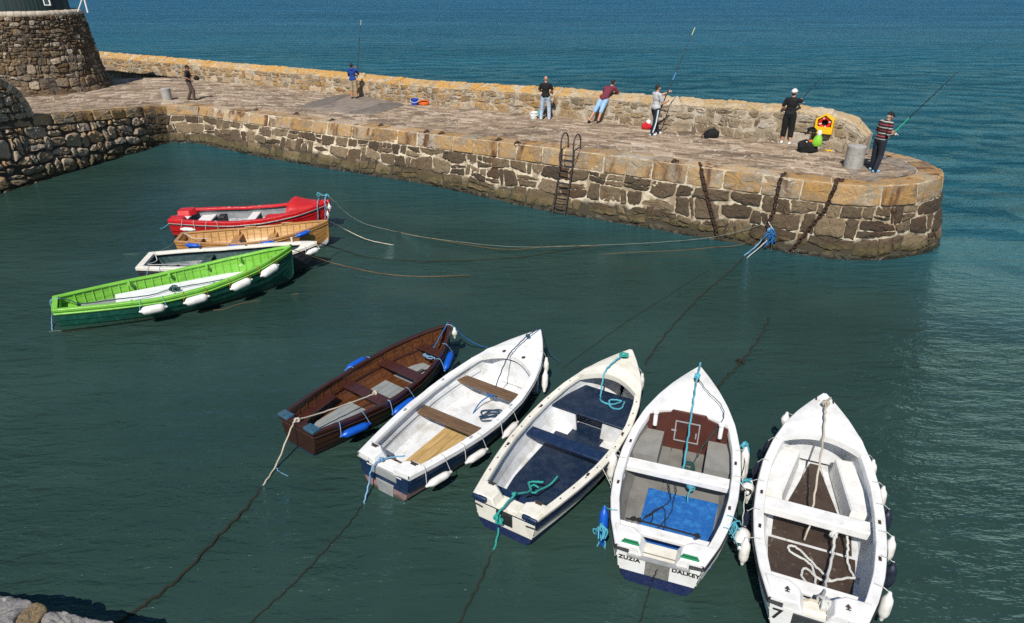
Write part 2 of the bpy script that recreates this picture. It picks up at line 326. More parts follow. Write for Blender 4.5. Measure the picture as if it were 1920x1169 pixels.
def water():
    """opaque turbid water: body colour under a blue-tinted sheen of sky, wind ripples in three sizes"""
    t = NT('water'); p = t.pos(); s = t.n('ShaderNodeSeparateXYZ', {0: p}); x, y = s.outputs[0], s.outputs[1]
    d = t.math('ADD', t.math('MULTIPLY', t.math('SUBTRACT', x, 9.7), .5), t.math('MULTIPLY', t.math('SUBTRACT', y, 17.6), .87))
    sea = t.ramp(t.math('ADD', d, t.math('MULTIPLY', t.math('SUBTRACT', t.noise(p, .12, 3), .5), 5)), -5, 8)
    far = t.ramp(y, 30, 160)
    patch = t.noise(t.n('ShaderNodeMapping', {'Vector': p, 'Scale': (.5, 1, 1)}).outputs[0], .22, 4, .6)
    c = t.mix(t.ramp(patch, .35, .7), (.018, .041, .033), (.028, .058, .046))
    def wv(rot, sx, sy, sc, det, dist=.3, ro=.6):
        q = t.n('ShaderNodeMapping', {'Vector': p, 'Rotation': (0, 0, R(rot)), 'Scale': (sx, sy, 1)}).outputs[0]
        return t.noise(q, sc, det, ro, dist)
    gb = t.ramp(wv(2, .2, 1.5, .07, 8, .5, .7), .36, .64, .88, 1.14)  # light and dark wave streaks put into the sea's body colour
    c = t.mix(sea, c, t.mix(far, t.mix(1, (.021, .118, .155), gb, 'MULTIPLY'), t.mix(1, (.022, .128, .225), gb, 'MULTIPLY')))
    h0 = wv(-24, .5, 1.6, 1.9, 4); h1 = wv(-22, .5, 1.5, 4.6, 4, .6); h3 = wv(-14, .6, 1.5, 12, 2)
    h2 = wv(-9, .40, 1.6, 3.0, 9, .8, .74); chop = wv(5, .5, 1.25, .62, 7, .8, .62); swell = wv(4, .45, 1.2, .17, 7, .8, .66)
    calm = t.ramp(wv(25, .6, 1.2, .13, 3), .36, .62, .38, 1.3)
    n0 = t.bump(h0, t.math('MULTIPLY', calm, .8), .23)
    n1 = t.bump(h1, t.math('MULTIPLY', calm, .8), .060, n0)
    n2 = t.bump(h3, t.math('MULTIPLY', calm, .6), .008, n1)
    n3 = t.bump(h2, t.math('MULTIPLY', sea, .8), .22, n2)
    n4 = t.bump(chop, t.math('MULTIPLY', sea, .95), 1.45, n3)
    n4 = t.bump(swell, t.math('MULTIPLY', far, 1.0), 4.6, n4)
    gust = t.ramp(wv(3, .22, 1.5, .05, 9, .6, .76), .38, .62, .75, 1.25)
    fr = t.n('ShaderNodeFresnel', {'IOR': 1.36, 'Normal': n4}).outputs[0]
    k = t.math('MINIMUM', t.math('MULTIPLY', fr, t.mix(sea, (1.12, 1.12, 1.12), t.math('MULTIPLY', gust, .72))), t.mix(sea, (.36, .36, .36), (.72, .72, .72)))
    nm = t.n('ShaderNodeMix', data_type='VECTOR'); t.set(nm.inputs[0], t.math('ADD', .32, t.math('MULTIPLY', sea, .65))); t.set(nm.inputs[4], t.n('ShaderNodeNewGeometry').outputs['Normal']); t.set(nm.inputs[5], n4)
    df = t.n('ShaderNodeBsdfDiffuse', {'Color': c, 'Normal': t.n('ShaderNodeVectorMath', {0: nm.outputs[1]}, operation='NORMALIZE').outputs[0]})
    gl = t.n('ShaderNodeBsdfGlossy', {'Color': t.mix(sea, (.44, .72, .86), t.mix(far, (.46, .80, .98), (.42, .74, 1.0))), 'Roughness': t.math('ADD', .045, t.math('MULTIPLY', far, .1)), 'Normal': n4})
    mx = t.n('ShaderNodeMixShader', {0: k, 1: df.outputs[0], 2: gl.outputs[0]})
    t.t.links.new(mx.outputs[0], t.o.inputs[0]); t.t.nodes.remove(t.b)
    return t.m
M['water'] = water()
# ================================================================== SETTING
def axis_steps(lo, a, b, hi, fine, grow=1.18):
    mid = list(np.arange(a, b + fine / 2, fine)); L = []; q = a; st = fine
    while q > lo: st *= grow; q -= st; L.append(q)
    U = []; q = mid[-1]; st = fine
    while q < hi: st *= grow; q += st; U.append(q)
    return np.array(L[::-1] + mid + U)
def build_water():
    xs = axis_steps(-3500, -48, 60, 3500, .5); ys = axis_steps(-300, 2, 110, 6000, .38)
    X, Y = np.meshgrid(xs, ys, indexing='ij')
    d = (X - 9.7) * .5 + (Y - 17.6) * .87
    m = np.clip((d + 3) / 14, 0, 1); m = m * m * (3 - 2 * m)
    m *= np.exp(-np.maximum(0, Y - 75) / 25)
    Z = np.zeros_like(X); r = np.random.default_rng(3)
    for _ in range(46):
        wl = r.uniform(1.3, 3.6); a = R(90 + 8 + r.normal(0, 30)); k = 2 * math.pi / wl
        ph = r.uniform(0, 6.28); Z += wl * .0009 * np.sin(k * (X * math.cos(a) + Y * math.sin(a)) + ph + .5 * np.sin(.13 * X + .1 * Y + ph))
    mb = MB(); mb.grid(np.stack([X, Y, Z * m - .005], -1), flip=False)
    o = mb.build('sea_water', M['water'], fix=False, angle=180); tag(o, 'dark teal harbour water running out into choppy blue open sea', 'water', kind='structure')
build_water()

# ---------------------------------------------------------------- dry/pointed rubble masonry as real stones
def clip(poly, n, c):
    out = []; k = len(poly); dv = poly @ n - c
    for i in range(k):
        j = (i + 1) % k
        if dv[i] <= 0: out.append(poly[i])
        if (dv[i] < 0) != (dv[j] < 0) and dv[i] != dv[j]:
            out.append(poly[i] + (poly[j] - poly[i]) * (dv[i] / (dv[i] - dv[j])))
    return np.array(out) if len(out) >= 3 else None
def rubble(Lw, Hm, sx, sy, gap, jit=.3, seed=1, split=.2, grade=0.0, hgap=0):
    """irregular stones filling a Lw x Hm face; grade>0 makes the foot courses larger"""
    r = random.Random(seed); S = []; h = 0
    while h < Hm:
        g = 1 + grade * max(0, 1 - h / (.45 * Hm)); rh = sy * g * r.uniform(.72, 1.3)
        if h + rh * 1.4 > Hm: rh = Hm - h
        a = -r.uniform(0, sx)
        while a < Lw + sx:
            w = sx * g * r.choice([.55, .75, 1, 1.15, 1.5, 1.8]) * r.uniform(.85, 1.15)
            if r.random() < split and rh > sy * .8:
                S.append((a + w / 2, h + rh * .27 + r.uniform(-1, 1) * jit * rh * .3)); S.append((a + w / 2 + r.uniform(-.1, .1) * w, h + rh * .76))
            else: S.append((a + w / 2, h + rh * (.5 + r.uniform(-1, 1) * jit)))
            a += w
        h += rh
    S = np.array(S); out = []
    for i, p in enumerate(S):
        poly = np.array([(0, 0), (Lw, 0), (Lw, Hm), (0, Hm)], float)
        dd = ((S - p) ** 2).sum(1); g = gap * r.uniform(.6, 1.5)
        for j in np.argsort(dd)[1:22]:
            q = S[j]; n = q - p; L = np.linalg.norm(n); n = n / L
            poly = clip(poly, n, (p + q) @ n / 2 - g / 2)
            if poly is None: break
        if poly is not None and len(poly) > 2:
            A = .5 * abs(np.dot(poly[:, 0], np.roll(poly[:, 1], 1)) - np.dot(poly[:, 1], np.roll(poly[:, 0], 1)))
            if A > .006: out.append(poly)
    return out
def coursed(Lw, Hm, sx, sy, gap, seed=1, grade=0., wave=.22, lean=.20, split=.3):
    """roughly coursed rubble: wavering beds, leaning joints, small stones pinned between big ones"""
    r = random.Random(seed); hs = [0.]
    while hs[-1] < Hm - sy * .6: hs.append(hs[-1] + sy * (1 + grade * max(0, 1 - hs[-1] / (.6 * Hm))) * r.uniform(.7, 1.3))
    hs = [h * Hm / hs[-1] for h in hs]; beds = []
    for k, h in enumerate(hs):
        am = 0 if k in (0, len(hs) - 1) else wave * sy; ph = [r.uniform(0, 6.28) for _ in range(4)]; fq = [r.uniform(.6, 1.2), r.uniform(1.6, 2.6), r.uniform(3.2, 5), r.uniform(6, 9)]
        beds.append(lambda a, h=h, am=am, ph=ph, fq=fq: h + am * (.5 * math.sin(fq[0] * a / sx + ph[0]) + .4 * math.sin(fq[1] * a / sx + ph[1]) + .3 * math.sin(fq[2] * a / sx + ph[2]) + .15 * math.sin(fq[3] * a / sx + ph[3])))
    out = []
    def put(poly):
        poly = np.array(poly); g = gap * r.uniform(.6, 1.6) / 2; src = poly.copy(); q = poly
        for i in range(len(src)):
            e = src[(i + 1) % len(src)] - src[i]; L_ = np.linalg.norm(e)
            if L_ < 1e-4: continue
            n = np.array([e[1], -e[0]]) / L_; q = clip(q, n, n @ src[i] - g)
            if q is None: return
        A = .5 * abs(np.dot(q[:, 0], np.roll(q[:, 1], 1)) - np.dot(q[:, 1], np.roll(q[:, 0], 1)))
        if A > .004: out.append(q)
    for k in range(len(hs) - 1):
        lo, hi = beds[k], beds[k + 1]; rh = hs[k + 1] - hs[k]; g_ = 1 + grade * max(0, 1 - hs[k] / (.6 * Hm)) * .6; a = -r.uniform(0, sx); J = [(a, a)]
        while a < Lw + sx:
            a += sx * g_ * r.choice([.4, .6, .8, 1, 1.2, 1.5]) * r.uniform(.85, 1.15); d = r.gauss(0, lean * rh); J.append((a - d / 2, a + d / 2))
        for (b0, t0), (b1, t1) in zip(J[:-1], J[1:]):
            if max(b1, t1) < .05 or min(b0, t0) > Lw - .05: continue
            cl = lambda v: min(max(v, 0), Lw); b0, b1, t0, t1 = cl(b0), cl(b1), cl(t0), cl(t1)
            mb_, mt = (b0 + b1) / 2, (t0 + t1) / 2; P = [(b0, lo(b0)), (mb_, lo(mb_)), (b1, lo(b1)), (t1, hi(t1)), (mt, hi(mt)), (t0, hi(t0))]
            u = r.random(); w = b1 - b0
            if u < split and rh > sy * .7 and w > .22:
                f0, f1 = r.uniform(.3, .65), r.uniform(.3, .65); l0 = (b0 + (t0 - b0) * f0, lo(b0) + (hi(t0) - lo(b0)) * f0); l1 = (b1 + (t1 - b1) * f1, lo(b1) + (hi(t1) - lo(b1)) * f1)
                put([P[0], P[1], P[2], l1, l0])
                if r.random() < .4 and w > .4:
                    s = r.uniform(.35, .65); m0 = (l0[0] + (l1[0] - l0[0]) * s, l0[1] + (l1[1] - l0[1]) * s); m1 = (t0 + (t1 - t0) * s, hi(t0 + (t1 - t0) * s)); put([l0, m0, m1, P[5]]); put([m0, l1, P[3], m1])
                else: put([l0, l1, P[3], P[4], P[5]])
            elif u < split + .12 and w > .35:
                s = r.choice([.22, .3, .7, .78]); m0, m1 = b0 + w * s, t0 + (t1 - t0) * (s + r.uniform(-.08, .08)); put([P[0], (m0, lo(m0)), (m1, hi(m1)), P[5]]); put([(m0, lo(m0)), P[2], P[3], (m1, hi(m1))])
            else: put(P)
    return out
def courses(Lw, rows, wmin, wmax, gap, seed=1):
    """dressed blocks laid in level courses; rows = list of (h0,h1)"""
    r = random.Random(seed); out = []
    for h0, h1 in rows:
        a = -r.uniform(0, wmin)
        while a < Lw:
            w = r.uniform(wmin, wmax); a0, a1 = max(a, 0) + gap / 2, min(a + w, Lw) - gap / 2
            if a1 - a0 > .08:
                j = lambda q: q + r.uniform(-.012, .012)
                out.append(np.array([(j(a0), h0 + gap / 2), (j(a1), h0 + gap / 2), (j(a1), h1 - gap / 2), (j(a0), h1 - gap / 2)]))
            a += w
    return out
def stones(mb, polys, mapf, relief=.04, spacing=.08, rough=.012, wob=.012, tilt=.08, chaikin=.16, seed=5, sink=.03, mi=0):
    r = np.random.default_rng(seed)
    for poly in polys:
        if (np.dot(poly[:, 0], np.roll(poly[:, 1], -1)) - np.dot(poly[:, 1], np.roll(poly[:, 0], -1))) < 0: poly = poly[::-1]
        P = []
        for i in range(len(poly)):
            a, b = poly[i], poly[(i + 1) % len(poly)]; P += [a + (b - a) * chaikin, b - (b - a) * chaikin]
        P = np.array(P); Q = []
        for i in range(len(P)):
            a, b = P[i], P[(i + 1) % len(P)]; k = max(1, int(np.linalg.norm(b - a) / spacing)); Q += [a + (b - a) * t / k for t in range(k)]
        Q = np.array(Q); n = len(Q)
        if n < 4: continue
        Q = Q + r.normal(0, wob, Q.shape); c = Q.mean(0); rad = np.linalg.norm(Q - c, axis=1).mean()
        f1 = 1 - min(.3, .035 / max(rad, .05)); rel = relief * r.uniform(.55, 1.25); tl = r.normal(0, tilt, 2)
        rings = [(1.0, -sink), (.992, rel * .45), (f1, rel * .9), (f1 * .72, rel), (f1 * .36, rel * 1.04)]
        A = []; O = []
        for sc, of in rings:
            q = c + (Q - c) * sc; A.append(q); t = (q - c) @ tl
            O.append(of + (np.clip(t, -rel * .6, rel * .6) + r.normal(0, rough, n) if of > 0 else np.zeros(n)))
        A.append(c[None]); O.append(np.array([rel * 1.05])); A = np.concatenate(A); O = np.concatenate(O)
        W = mapf(A[:, 0], A[:, 1], O); mb.cur = float(r.uniform(.01, 1)); fs = []
        for k in range(len(rings) - 1):
            for i in range(n):
                j = (i + 1) % n; fs.append((k * n + i, k * n + j, (k + 1) * n + j, (k + 1) * n + i))
        k = (len(rings) - 1) * n
        for i in range(n): fs.append((k + i, k + (i + 1) % n, len(A) - 1))
        mb.add(W, fs, mi)
def ruled(Bp, Tp, n=10, out=None):
    """mapping (along metres, share of height, offset) on the sheet between two lines; returns mapf, length"""
    Bc, Tc = cr(Bp, n), cr(Tp, n); mid = (Bc + Tc) / 2; s = np.concatenate([[0], np.cumsum(np.linalg.norm(np.diff(mid, axis=0), axis=1))])
    T = np.gradient(mid, axis=0); U = Tc - Bc; N = np.cross(T, U); N /= np.linalg.norm(N, axis=1)[:, None]
    if out is not None and (N[len(N) // 2] @ np.array(out, float)) < 0: N = -N
    def f(a, b, o):
        I = lambda Q: np.stack([np.interp(a, s, Q[:, k]) for k in range(3)], 1)
        b_ = I(Bc); t_ = I(Tc); nn = I(N); nn /= np.linalg.norm(nn, axis=1)[:, None]
        return b_ + (t_ - b_) * np.asarray(b)[:, None] + nn * np.asarray(o)[:, None]
    return f, s[-1]
def sheet(mb, f, L, h0=0., h1=1., off=0., na=None, nb=4, rough=0., mi=0, seed=0):
    na = na or max(2, int(L / .4)); a = np.linspace(0, L, na); b = np.linspace(h0, h1, nb); A, Bq = np.meshgrid(a, b, indexing='ij')
    o = np.full(A.size, off) + (np.random.default_rng(seed).normal(0, rough, A.size) if rough else 0)
    mb.grid(f(A.ravel(), Bq.ravel(), o).reshape(na, nb, 3), mi)

# pier: foot line at the water / edge line of the deck, from the inner corner round the rounded tip
PAIR = [(-17.1, 31.6, -17.2, 32.0), (-16.6, 32.7, -16.6, 33.2), (-15.2, 32.5, -15.1, 33.15), (-13.6, 31.4, -13.3, 32.15), (-11.5, 30.0, -11.3, 30.9), (-8.7, 28.3, -8.3, 29.1), (-5.3, 26.45, -5.1, 27.1), (-3.0, 25.15, -2.9, 25.75), (0, 22.95, .1, 23.6), (1.6, 21.85, 1.7, 22.4), (3.0, 21.1, 3.1, 21.5), (4.3, 20.35, 4.5, 20.6), (5.6, 19.6, 5.7, 19.8), (7.1, 18.8, 7.2, 19.0), (8.1, 18.2, 8.25, 18.35), (9.6, 17.6, 9.6, 17.8), (11.3, 17.85, 11.1, 18.0), (12.45, 18.45, 12.1, 18.65), (13.1, 19.4, 12.6, 19.45), (13.15, 20.6, 12.7, 20.5), (12.8, 21.6, 12.4, 21.4), (12.2, 22.6, 11.9, 22.2)]
INNER = [(c, d) for a, b, c, d in PAIR]
COPE = lambda x: float(np.interp(x, [-16, -4, 4], [.42, .5, .58]))
def pier_lines(z_of_bottom):
    Bp, Tp = [], []
    for a, b, c, d in PAIR:
        zt = zdeck(c, d) - COPE(c); zt_full = zdeck(c, d); fr = zt / zt_full
        Bp.append(V(a + (a - c) * .25, b + (b - d) * .25, -.5)); Tp.append(V(a + (c - a) * fr, b + (d - b) * fr, zt))
    return Bp, Tp
pier = empty('pier', (0, 24, 0), 0, 'long stone harbour pier with pale pointing and lichened coping, ending in a rounded tip', 'pier')
def to_local(o, parent): o.matrix_parent_inverse = parent.matrix_world.inverted() if False else Matrix.Translation(-parent.location); return o
def on(o, parent): o.parent = parent; o.matrix_parent_inverse = Matrix.Translation(-Vector(parent.location)); return o
Bp, Tp = pier_lines(0)
f, L = ruled(Bp, Tp, 10, (.5, -.87, 0)); HN = 2.0
fm = lambda a, h, o: f(a, np.asarray(h) / HN, o)
mb = MB(); stones(mb, coursed(L, HN, .66, .47, .031, 4, .5, .24, .22, .26), fm, .055, .08, .011, .012, .05, .10, seed=2)
on(mb.build('rubble_face', M['pier_stone'], fix=False), pier)
mb = MB(); sheet(mb, f, L, 0, 1.0, .010, int(L / .12), 16, .007, seed=2)
on(mb.build('mortar_bed', M['mortar'], fix=False), pier)
CB = [V(t[0], t[1], t[2] - .0) for t in Tp]; CT = [V(c, d, zdeck(c, d)) for a, b, c, d in PAIR]
fc, Lc = ruled(CB, CT, 10, (.5, -.87, 0))
mb = MB(); stones(mb, courses(Lc, [(0.02, .99)], .75, 1.5, .035, 8), lambda a, h, o: fc(a, h, o), .05, .12, .008, .006, .03, .05, seed=9, sink=.06)
CI = []
dl = cr([V(x, y, 0) for x, y in INNER], 10); tn = np.gradient(dl, axis=0); tn /= np.linalg.norm(tn, axis=1)[:, None]; nin = np.stack([-tn[:, 1], tn[:, 0], 0 * tn[:, 0]], 1)
edge = np.array([V(q[0], q[1], zdeck(q[0], q[1])) for q in dl]); inn = edge + nin * .62
inn[:, 2] = [zdeck(q[0], q[1]) for q in inn]
ft, Lt = ruled(edge[::4], inn[::4], 4, (0, 0, 1))
top_blocks = courses(Lt, [(0.0, .98)], .7, 1.5, .03, 8)
stones(mb, top_blocks, lambda a, h, o: ft(a, h, o), .02, .12, .005, .006, .01, .05, seed=9, sink=.05)
on(mb.build('coping', M['coping_stone'], fix=False), pier)
mb = MB(); sheet(mb, fc, Lc, -.02, 1.0, .008, int(Lc / .25), 3, .003)
sheet(mb, ft, Lt, 0, 1, -.006, int(Lt / .25), 3, .002)
on(mb.build('coping_mortar', M['mortar'], fix=False), pier)
# deck paving between the coping and the parapet
OUTER = [(-20.0, 43.5), (-19.2, 43.0), (-17.6, 42.0), (-15.2, 40.6), (-12.5, 39.0), (-8.5, 36.3), (-4.6, 33.1), (-1.6, 30.9), (1.4, 28.7), (3.0, 27.5), (4.6, 26.3), (5.9, 25.4), (7.1, 24.5), (8.4, 23.5), (9.3, 22.9), (10.6, 21.8), (11.2, 21.3), (11.5, 21.2), (11.75, 21.3), (11.9, 21.5), (11.95, 21.7), (11.9, 22.0)]
def inset(x, y, d):
    i = int(np.argmin((dl[:, 0] - x) ** 2 + (dl[:, 1] - y) ** 2)); q = dl[i] + nin[i] * d; return q[0], q[1]
DI = [inset(x, y, .63) for x, y in INNER]
DB = [V(x, y, zdeck(x, y)) for x, y in DI]; DT = [V(x, y, zdeck(x, y)) for x, y in OUTER]
fd, Ld = ruled(DB[:18], DT[:18], 10, (0, 0, 1)); WD = 6.6
fdm = lambda a, h, o: fd(a, np.asarray(h) / WD, o)
mb = MB(); stones(mb, coursed(Ld, WD, .66, .34, .030, 21, 0, .10, .12, .12), fdm, .020, .14, .004, .014, .012, .07, seed=12, sink=.03)
# landing behind the left quay
LQ = [(-17.1, 31.6, -17.2, 32.0), (-17.5, 30.0, -17.68, 30.3), (-18.05, 28.0, -18.3, 28.2), (-18.6, 26.0, -18.85, 26.2), (-19.1, 24.2, -19.4, 24.4), (-20.2, 20.5, -20.5, 20.6), (-21.8, 15.5, -22.1, 15.6)]
LO = [(-20.0, 43.5), (-24.2, 43.0), (-26.5, 37.5), (-28, 36.4), (-31, 36.3), (-35, 36.0), (-40, 30)]
LI = [(c, d) for a, b, c, d in LQ]
fl, Ll = ruled([V(x, y, zdeck(x, y)) for x, y in LI], [V(x, y, zdeck(x, y)) for x, y in LO], 8, (0, 0, 1)); WL = 10.0
def flm(a, h, o):
    P = fl(a, np.asarray(h) / WL, o); P[:, 2] = [zdeck(p[0], p[1]) for p in P]; P[:, 2] += o; return P
stones(mb, coursed(Ll, WL, .8, .42, .03, 31, 0, .1, .12, .12), flm, .020, .2, .004, .014, .012, .07, seed=14, sink=.03)
on(mb.build('paving', M['deck_paving'], fix=False), pier)
mb = MB(); sheet(mb, fd, Ld, 0, 1, .002, int(Ld / .35), 14, .002)
a, b = np.meshgrid(np.linspace(0, Ll, 50), np.linspace(0, WL, 24), indexing='ij'); mb.grid(flm(a.ravel(), b.ravel(), np.zeros(a.size) + .002).reshape(50, 24, 3))
on(mb.build('paving_joints', M['deck_base'], fix=False), pier)
# rounded tip: rough concrete floor
ring = [DB[i] for i in range(15, 22)] + [DT[21], DT[18], DT[16], DT[15]]
c = np.mean(ring, 0); mb = MB(); rr = cr(ring, 6, True)
mb.grid([[c + (q - c) * s + V(0, 0, .012 + .008 * math.sin(7 * s + i)) for i, q in enumerate(rr)] for s in (.02, .3, .6, .85, 1.0)], cv=True)
on(mb.build('concrete_floor', M['tip_concrete'], fix=False, angle=180), pier)
# cement repairs in the paving
def patch(name, px, z, m):
    poly = [deck(*q) for q in px]; k = cr(poly, 14, True); ctr = np.mean(k, 0); k = np.array([ctr + (q - ctr) * (1 + .05 * noise.noise(Vector(q) * 1.3) + .03 * noise.noise(Vector(q) * 5)) for q in k]); mb = MB()
    mb.grid([[V(*(ctr + (q - ctr) * s)[:2], zdeck(*(ctr + (q - ctr) * s)[:2]) + dz) for q in k] for s, dz in ((.02, z), (.5, z), (.97, z), (1.0, z - .03))], cv=True)
    return on(mb.build(name, m, fix=False, angle=180), pier)
p_ = patch('cement_patch', [(558, 203), (610, 190), (655, 180), (700, 185), (757, 196), (740, 203), (700, 212), (660, 213), (610, 209)], .030, M['concrete'])
p_ = patch('cement_patch', [(560, 203), (585, 193), (632, 180), (655, 179), (640, 187), (600, 202)], .036, M['concrete_dark'])
p_ = patch('cement_patch', [(655, 213), (700, 201), (715, 195), (757, 197), (742, 204), (705, 213)], .036, M['concrete_dark'])

# parapet along the sea side
POFF = [(-31.5, 50.2), (-24.4, 46.0)] + OUTER[1:17]
par = empty('parapet_wall', (0, 30, 2), 0, 'low rubble parapet along the sea side of the pier with orange lichen on top', 'wall')
ph = lambda x: float(np.interp(x, [-24, -5, 1, 6, 9, 10.0, 10.5, 10.9, 11.1, 11.25], [.74, .76, .80, .86, 1.0, 1.06, 1.0, .84, .66, .45]))
PT = 0.66
pin = np.array([V(x, y, 0) for x, y in POFF]); ptn = np.gradient(pin, axis=0); ptn /= np.linalg.norm(ptn, axis=1)[:, None]; pn = np.stack([-ptn[:, 1], ptn[:, 0], 0 * ptn[:, 0]], 1)
PB = [V(q[0], q[1], zdeck(q[0], q[1]) - .03) for q in pin]
PF = [V(q[0] + n[0] * .05, q[1] + n[1] * .05, zdeck(q[0], q[1]) + ph(q[0])) for q, n in zip(pin, pn)]
RISE = lambda x: float(np.interp(x, [-24, 0, 9, 10.5, 11.2], [.27, .23, .16, .12, .05]))
PK = [V(q[0] + n[0] * (PT + .05), q[1] + n[1] * (PT + .05), zdeck(q[0], q[1]) + ph(q[0]) + RISE(q[0])) for q, n in zip(pin, pn)]
fp, Lp = ruled(PB, PF, 10, (-.5, -.87, 0)); HP = .82
mb = MB(); stones(mb, coursed(Lp, HP, .52, .31, .024, 41, .2), lambda a, h, o: fp(a, np.asarray(h) / HP, o), .035, .08, .010, .012, .09, .09, seed=42)
on(mb.build('rubble_face', M['parapet_stone'], fix=False), par)
fk, Lk = ruled(PF, PK, 10, (0, -.3, 1))
mb = MB(); stones(mb, rubble(Lk, PT + .2, .72, .44, .02, .1, 43, .1), lambda a, h, o: fk(a, np.asarray(h) / (PT + .2), o), .045, .08, .012, .012, .05, seed=44)
on(mb.build('capping', M['parapet_top'], fix=False), par)
mb = MB(); sheet(mb, fp, Lp, 0, 1, .010, int(Lp / .2), 6, .006); sheet(mb, fk, Lk, 0, 1, .012, int(Lk / .2), 4, .006)
PKb = [V(q[0] + n[0] * (PT + .35), q[1] + n[1] * (PT + .35), -1.0) for q, n in zip(pin, pn)]
fb, Lb = ruled(PKb, PK, 10, (.5, .87, 0)); sheet(mb, fb, Lb, 0, 1, 0, int(Lb / .4), 6, .02)
e = [PB[-1], PF[-1], PK[-1], PKb[-1]]; mb.add(e, [(0, 1, 2, 3)])
on(mb.build('mortar_bed', M['parapet_joint'], fix=False), par)

# left quay wall with its rounded wing
quay = empty('quay_wall', (-18.5, 27, 0), 0, 'shaded rubble quay wall at the left with dark joints and a rounded wing', 'wall')
QB = [V(a - (c - a) * .3, b - (d - b) * .3, -.5) for a, b, c, d in LQ]; QT = [V(a + (c - a) * .8, b + (d - b) * .8, zdeck(c, d) - .42) for a, b, c, d in LQ]
fq, Lq = ruled(QB, QT, 10, (1, -.2, 0)); HQ = 2.4
mb = MB(); stones(mb, coursed(Lq, HQ, .64, .46, .045, 51, .25, .28, .28, .25), lambda a, h, o: fq(a, np.asarray(h) / HQ, o), .11, .09, .018, .016, .16, .24, seed=52, sink=.05)
on(mb.build('rubble_face', M['quay_stone'], fix=False), quay)
QC = [V(c, d, zdeck(c, d)) for a, b, c, d in LQ]; fqc, Lqc = ruled(QT, QC, 10, (1, -.2, 0))
mb = MB(); stones(mb, courses(Lqc, [(0.02, .99)], .6, 1.2, .03, 55), fqc, .06, .12, .008, .006, .03, .05, seed=9, sink=.06)
qe = cr(QC, 10); qt = np.gradient(qe, axis=0); qt /= np.linalg.norm(qt, axis=1)[:, None]; qn = np.stack([qt[:, 1], -qt[:, 0], 0 * qt[:, 0]], 1)
if qn[5, 0] > 0: qn = -qn
qi = qe + qn * .55; qi[:, 2] = [zdeck(q[0], q[1]) for q in qi]
fqt, Lqt = ruled(qe[::4], qi[::4], 4, (0, 0, 1)); stones(mb, courses(Lqt, [(0., .98)], .6, 1.2, .03, 55), fqt, .03, .12, .005, .006, .01, .05, seed=9, sink=.05)
on(mb.build('coping', M['coping_stone'], fix=False), quay)
mb = MB(); sheet(mb, fq, Lq, 0, 1, -.01, int(Lq / .2), 10, .012); sheet(mb, fqc, Lqc, -.02, 1, .0, int(Lqc / .3), 3, .004)
on(mb.build('joint_bed', M['dark_joint'], fix=False), quay)
# the wing: face flush with the quay wall, quarter-round end, rough capping
e0 = V(-18.66, 26.6, 0); wd = V(-19.27, 24.4, 0) - e0; wd /= np.linalg.norm(wd); wn = V(.965, -.27, 0); RW = 1.75; LWG = 5.0
zb = zdeck(e0[0], e0[1]) - .05
def wing(a, h, o):
    a, h, o = (np.asarray(q, float) for q in (a, h, o)); return e0 + wd * a[:, None] + V(0, 0, 1) * (zb + h)[:, None] + wn * o[:, None]
hw = lambda a: math.sqrt(max(0, RW ** 2 - max(0, RW - a) ** 2))
polys = []
for pl in coursed(LWG, RW, .42, .30, .03, 61):
    q = pl
    for k in range(9):   # keep what lies under the round
        an = math.pi / 2 * k / 8; nv = V(-math.sin(an), math.cos(an))[:2]
        if q is not None: q = clip(q, nv, (V(RW, 0)[:2]) @ nv + RW - .24)
    if q is not None: polys.append(q)
mb = MB(); stones(mb, polys, wing, .07, .07, .014, .012, .12, .2, seed=62)
on(mb.build('wing_face', M['quay_stone'], fix=False), quay)
prof = [(a, hw(a)) for a in list(RW - RW * np.cos(np.linspace(0, math.pi / 2, 14))) + [LWG]]
mb = MB(); n = len(prof)
for sgn in (.0, -.62): mb.add(wing([p[0] for p in prof] + [p[0] for p in prof[::-1]], [max(p[1] - .04, -.2) for p in prof] + [-.3] * n, [sgn] * 2 * n), [list(range(2 * n))])
on(mb.build('wing_core', M['dark_joint'], fix=False), quay)
mb = MB()
for i in range(n - 1):
    (a0, h0), (a1, h1) = prof[i], prof[i + 1]; d = V(a1 - a0, h1 - h0)[:2]; Ls = np.linalg.norm(d); d /= Ls; nv = V(-d[1], d[0])[:2]
    ks = 1 if Ls < 1 else 6
    for kk in range(ks):
        s0, s1 = Ls * kk / ks + .006, Ls * (kk + 1) / ks - .006; mb.cur = random.uniform(.05, 1)
        q = [V(a0, h0)[:2] + d * s + nv * k for s, k in ((s0, -.24), (s1, -.24), (s1, .05 + random.uniform(-.012, .012)), (s0, .05 + random.uniform(-.012, .012)))]
        W = np.concatenate([wing([p[0] for p in q], [p[1] for p in q], [o] * 4) for o in (.07, -.66)])
        mb.add(W, [(0, 1, 2, 3), (7, 6, 5, 4), (0, 4, 5, 1), (1, 5, 6, 2), (2, 6, 7, 3), (3, 7, 4, 0)])
on(mb.build('wing_capping', M['quay_stone'], bevel=.03), quay)

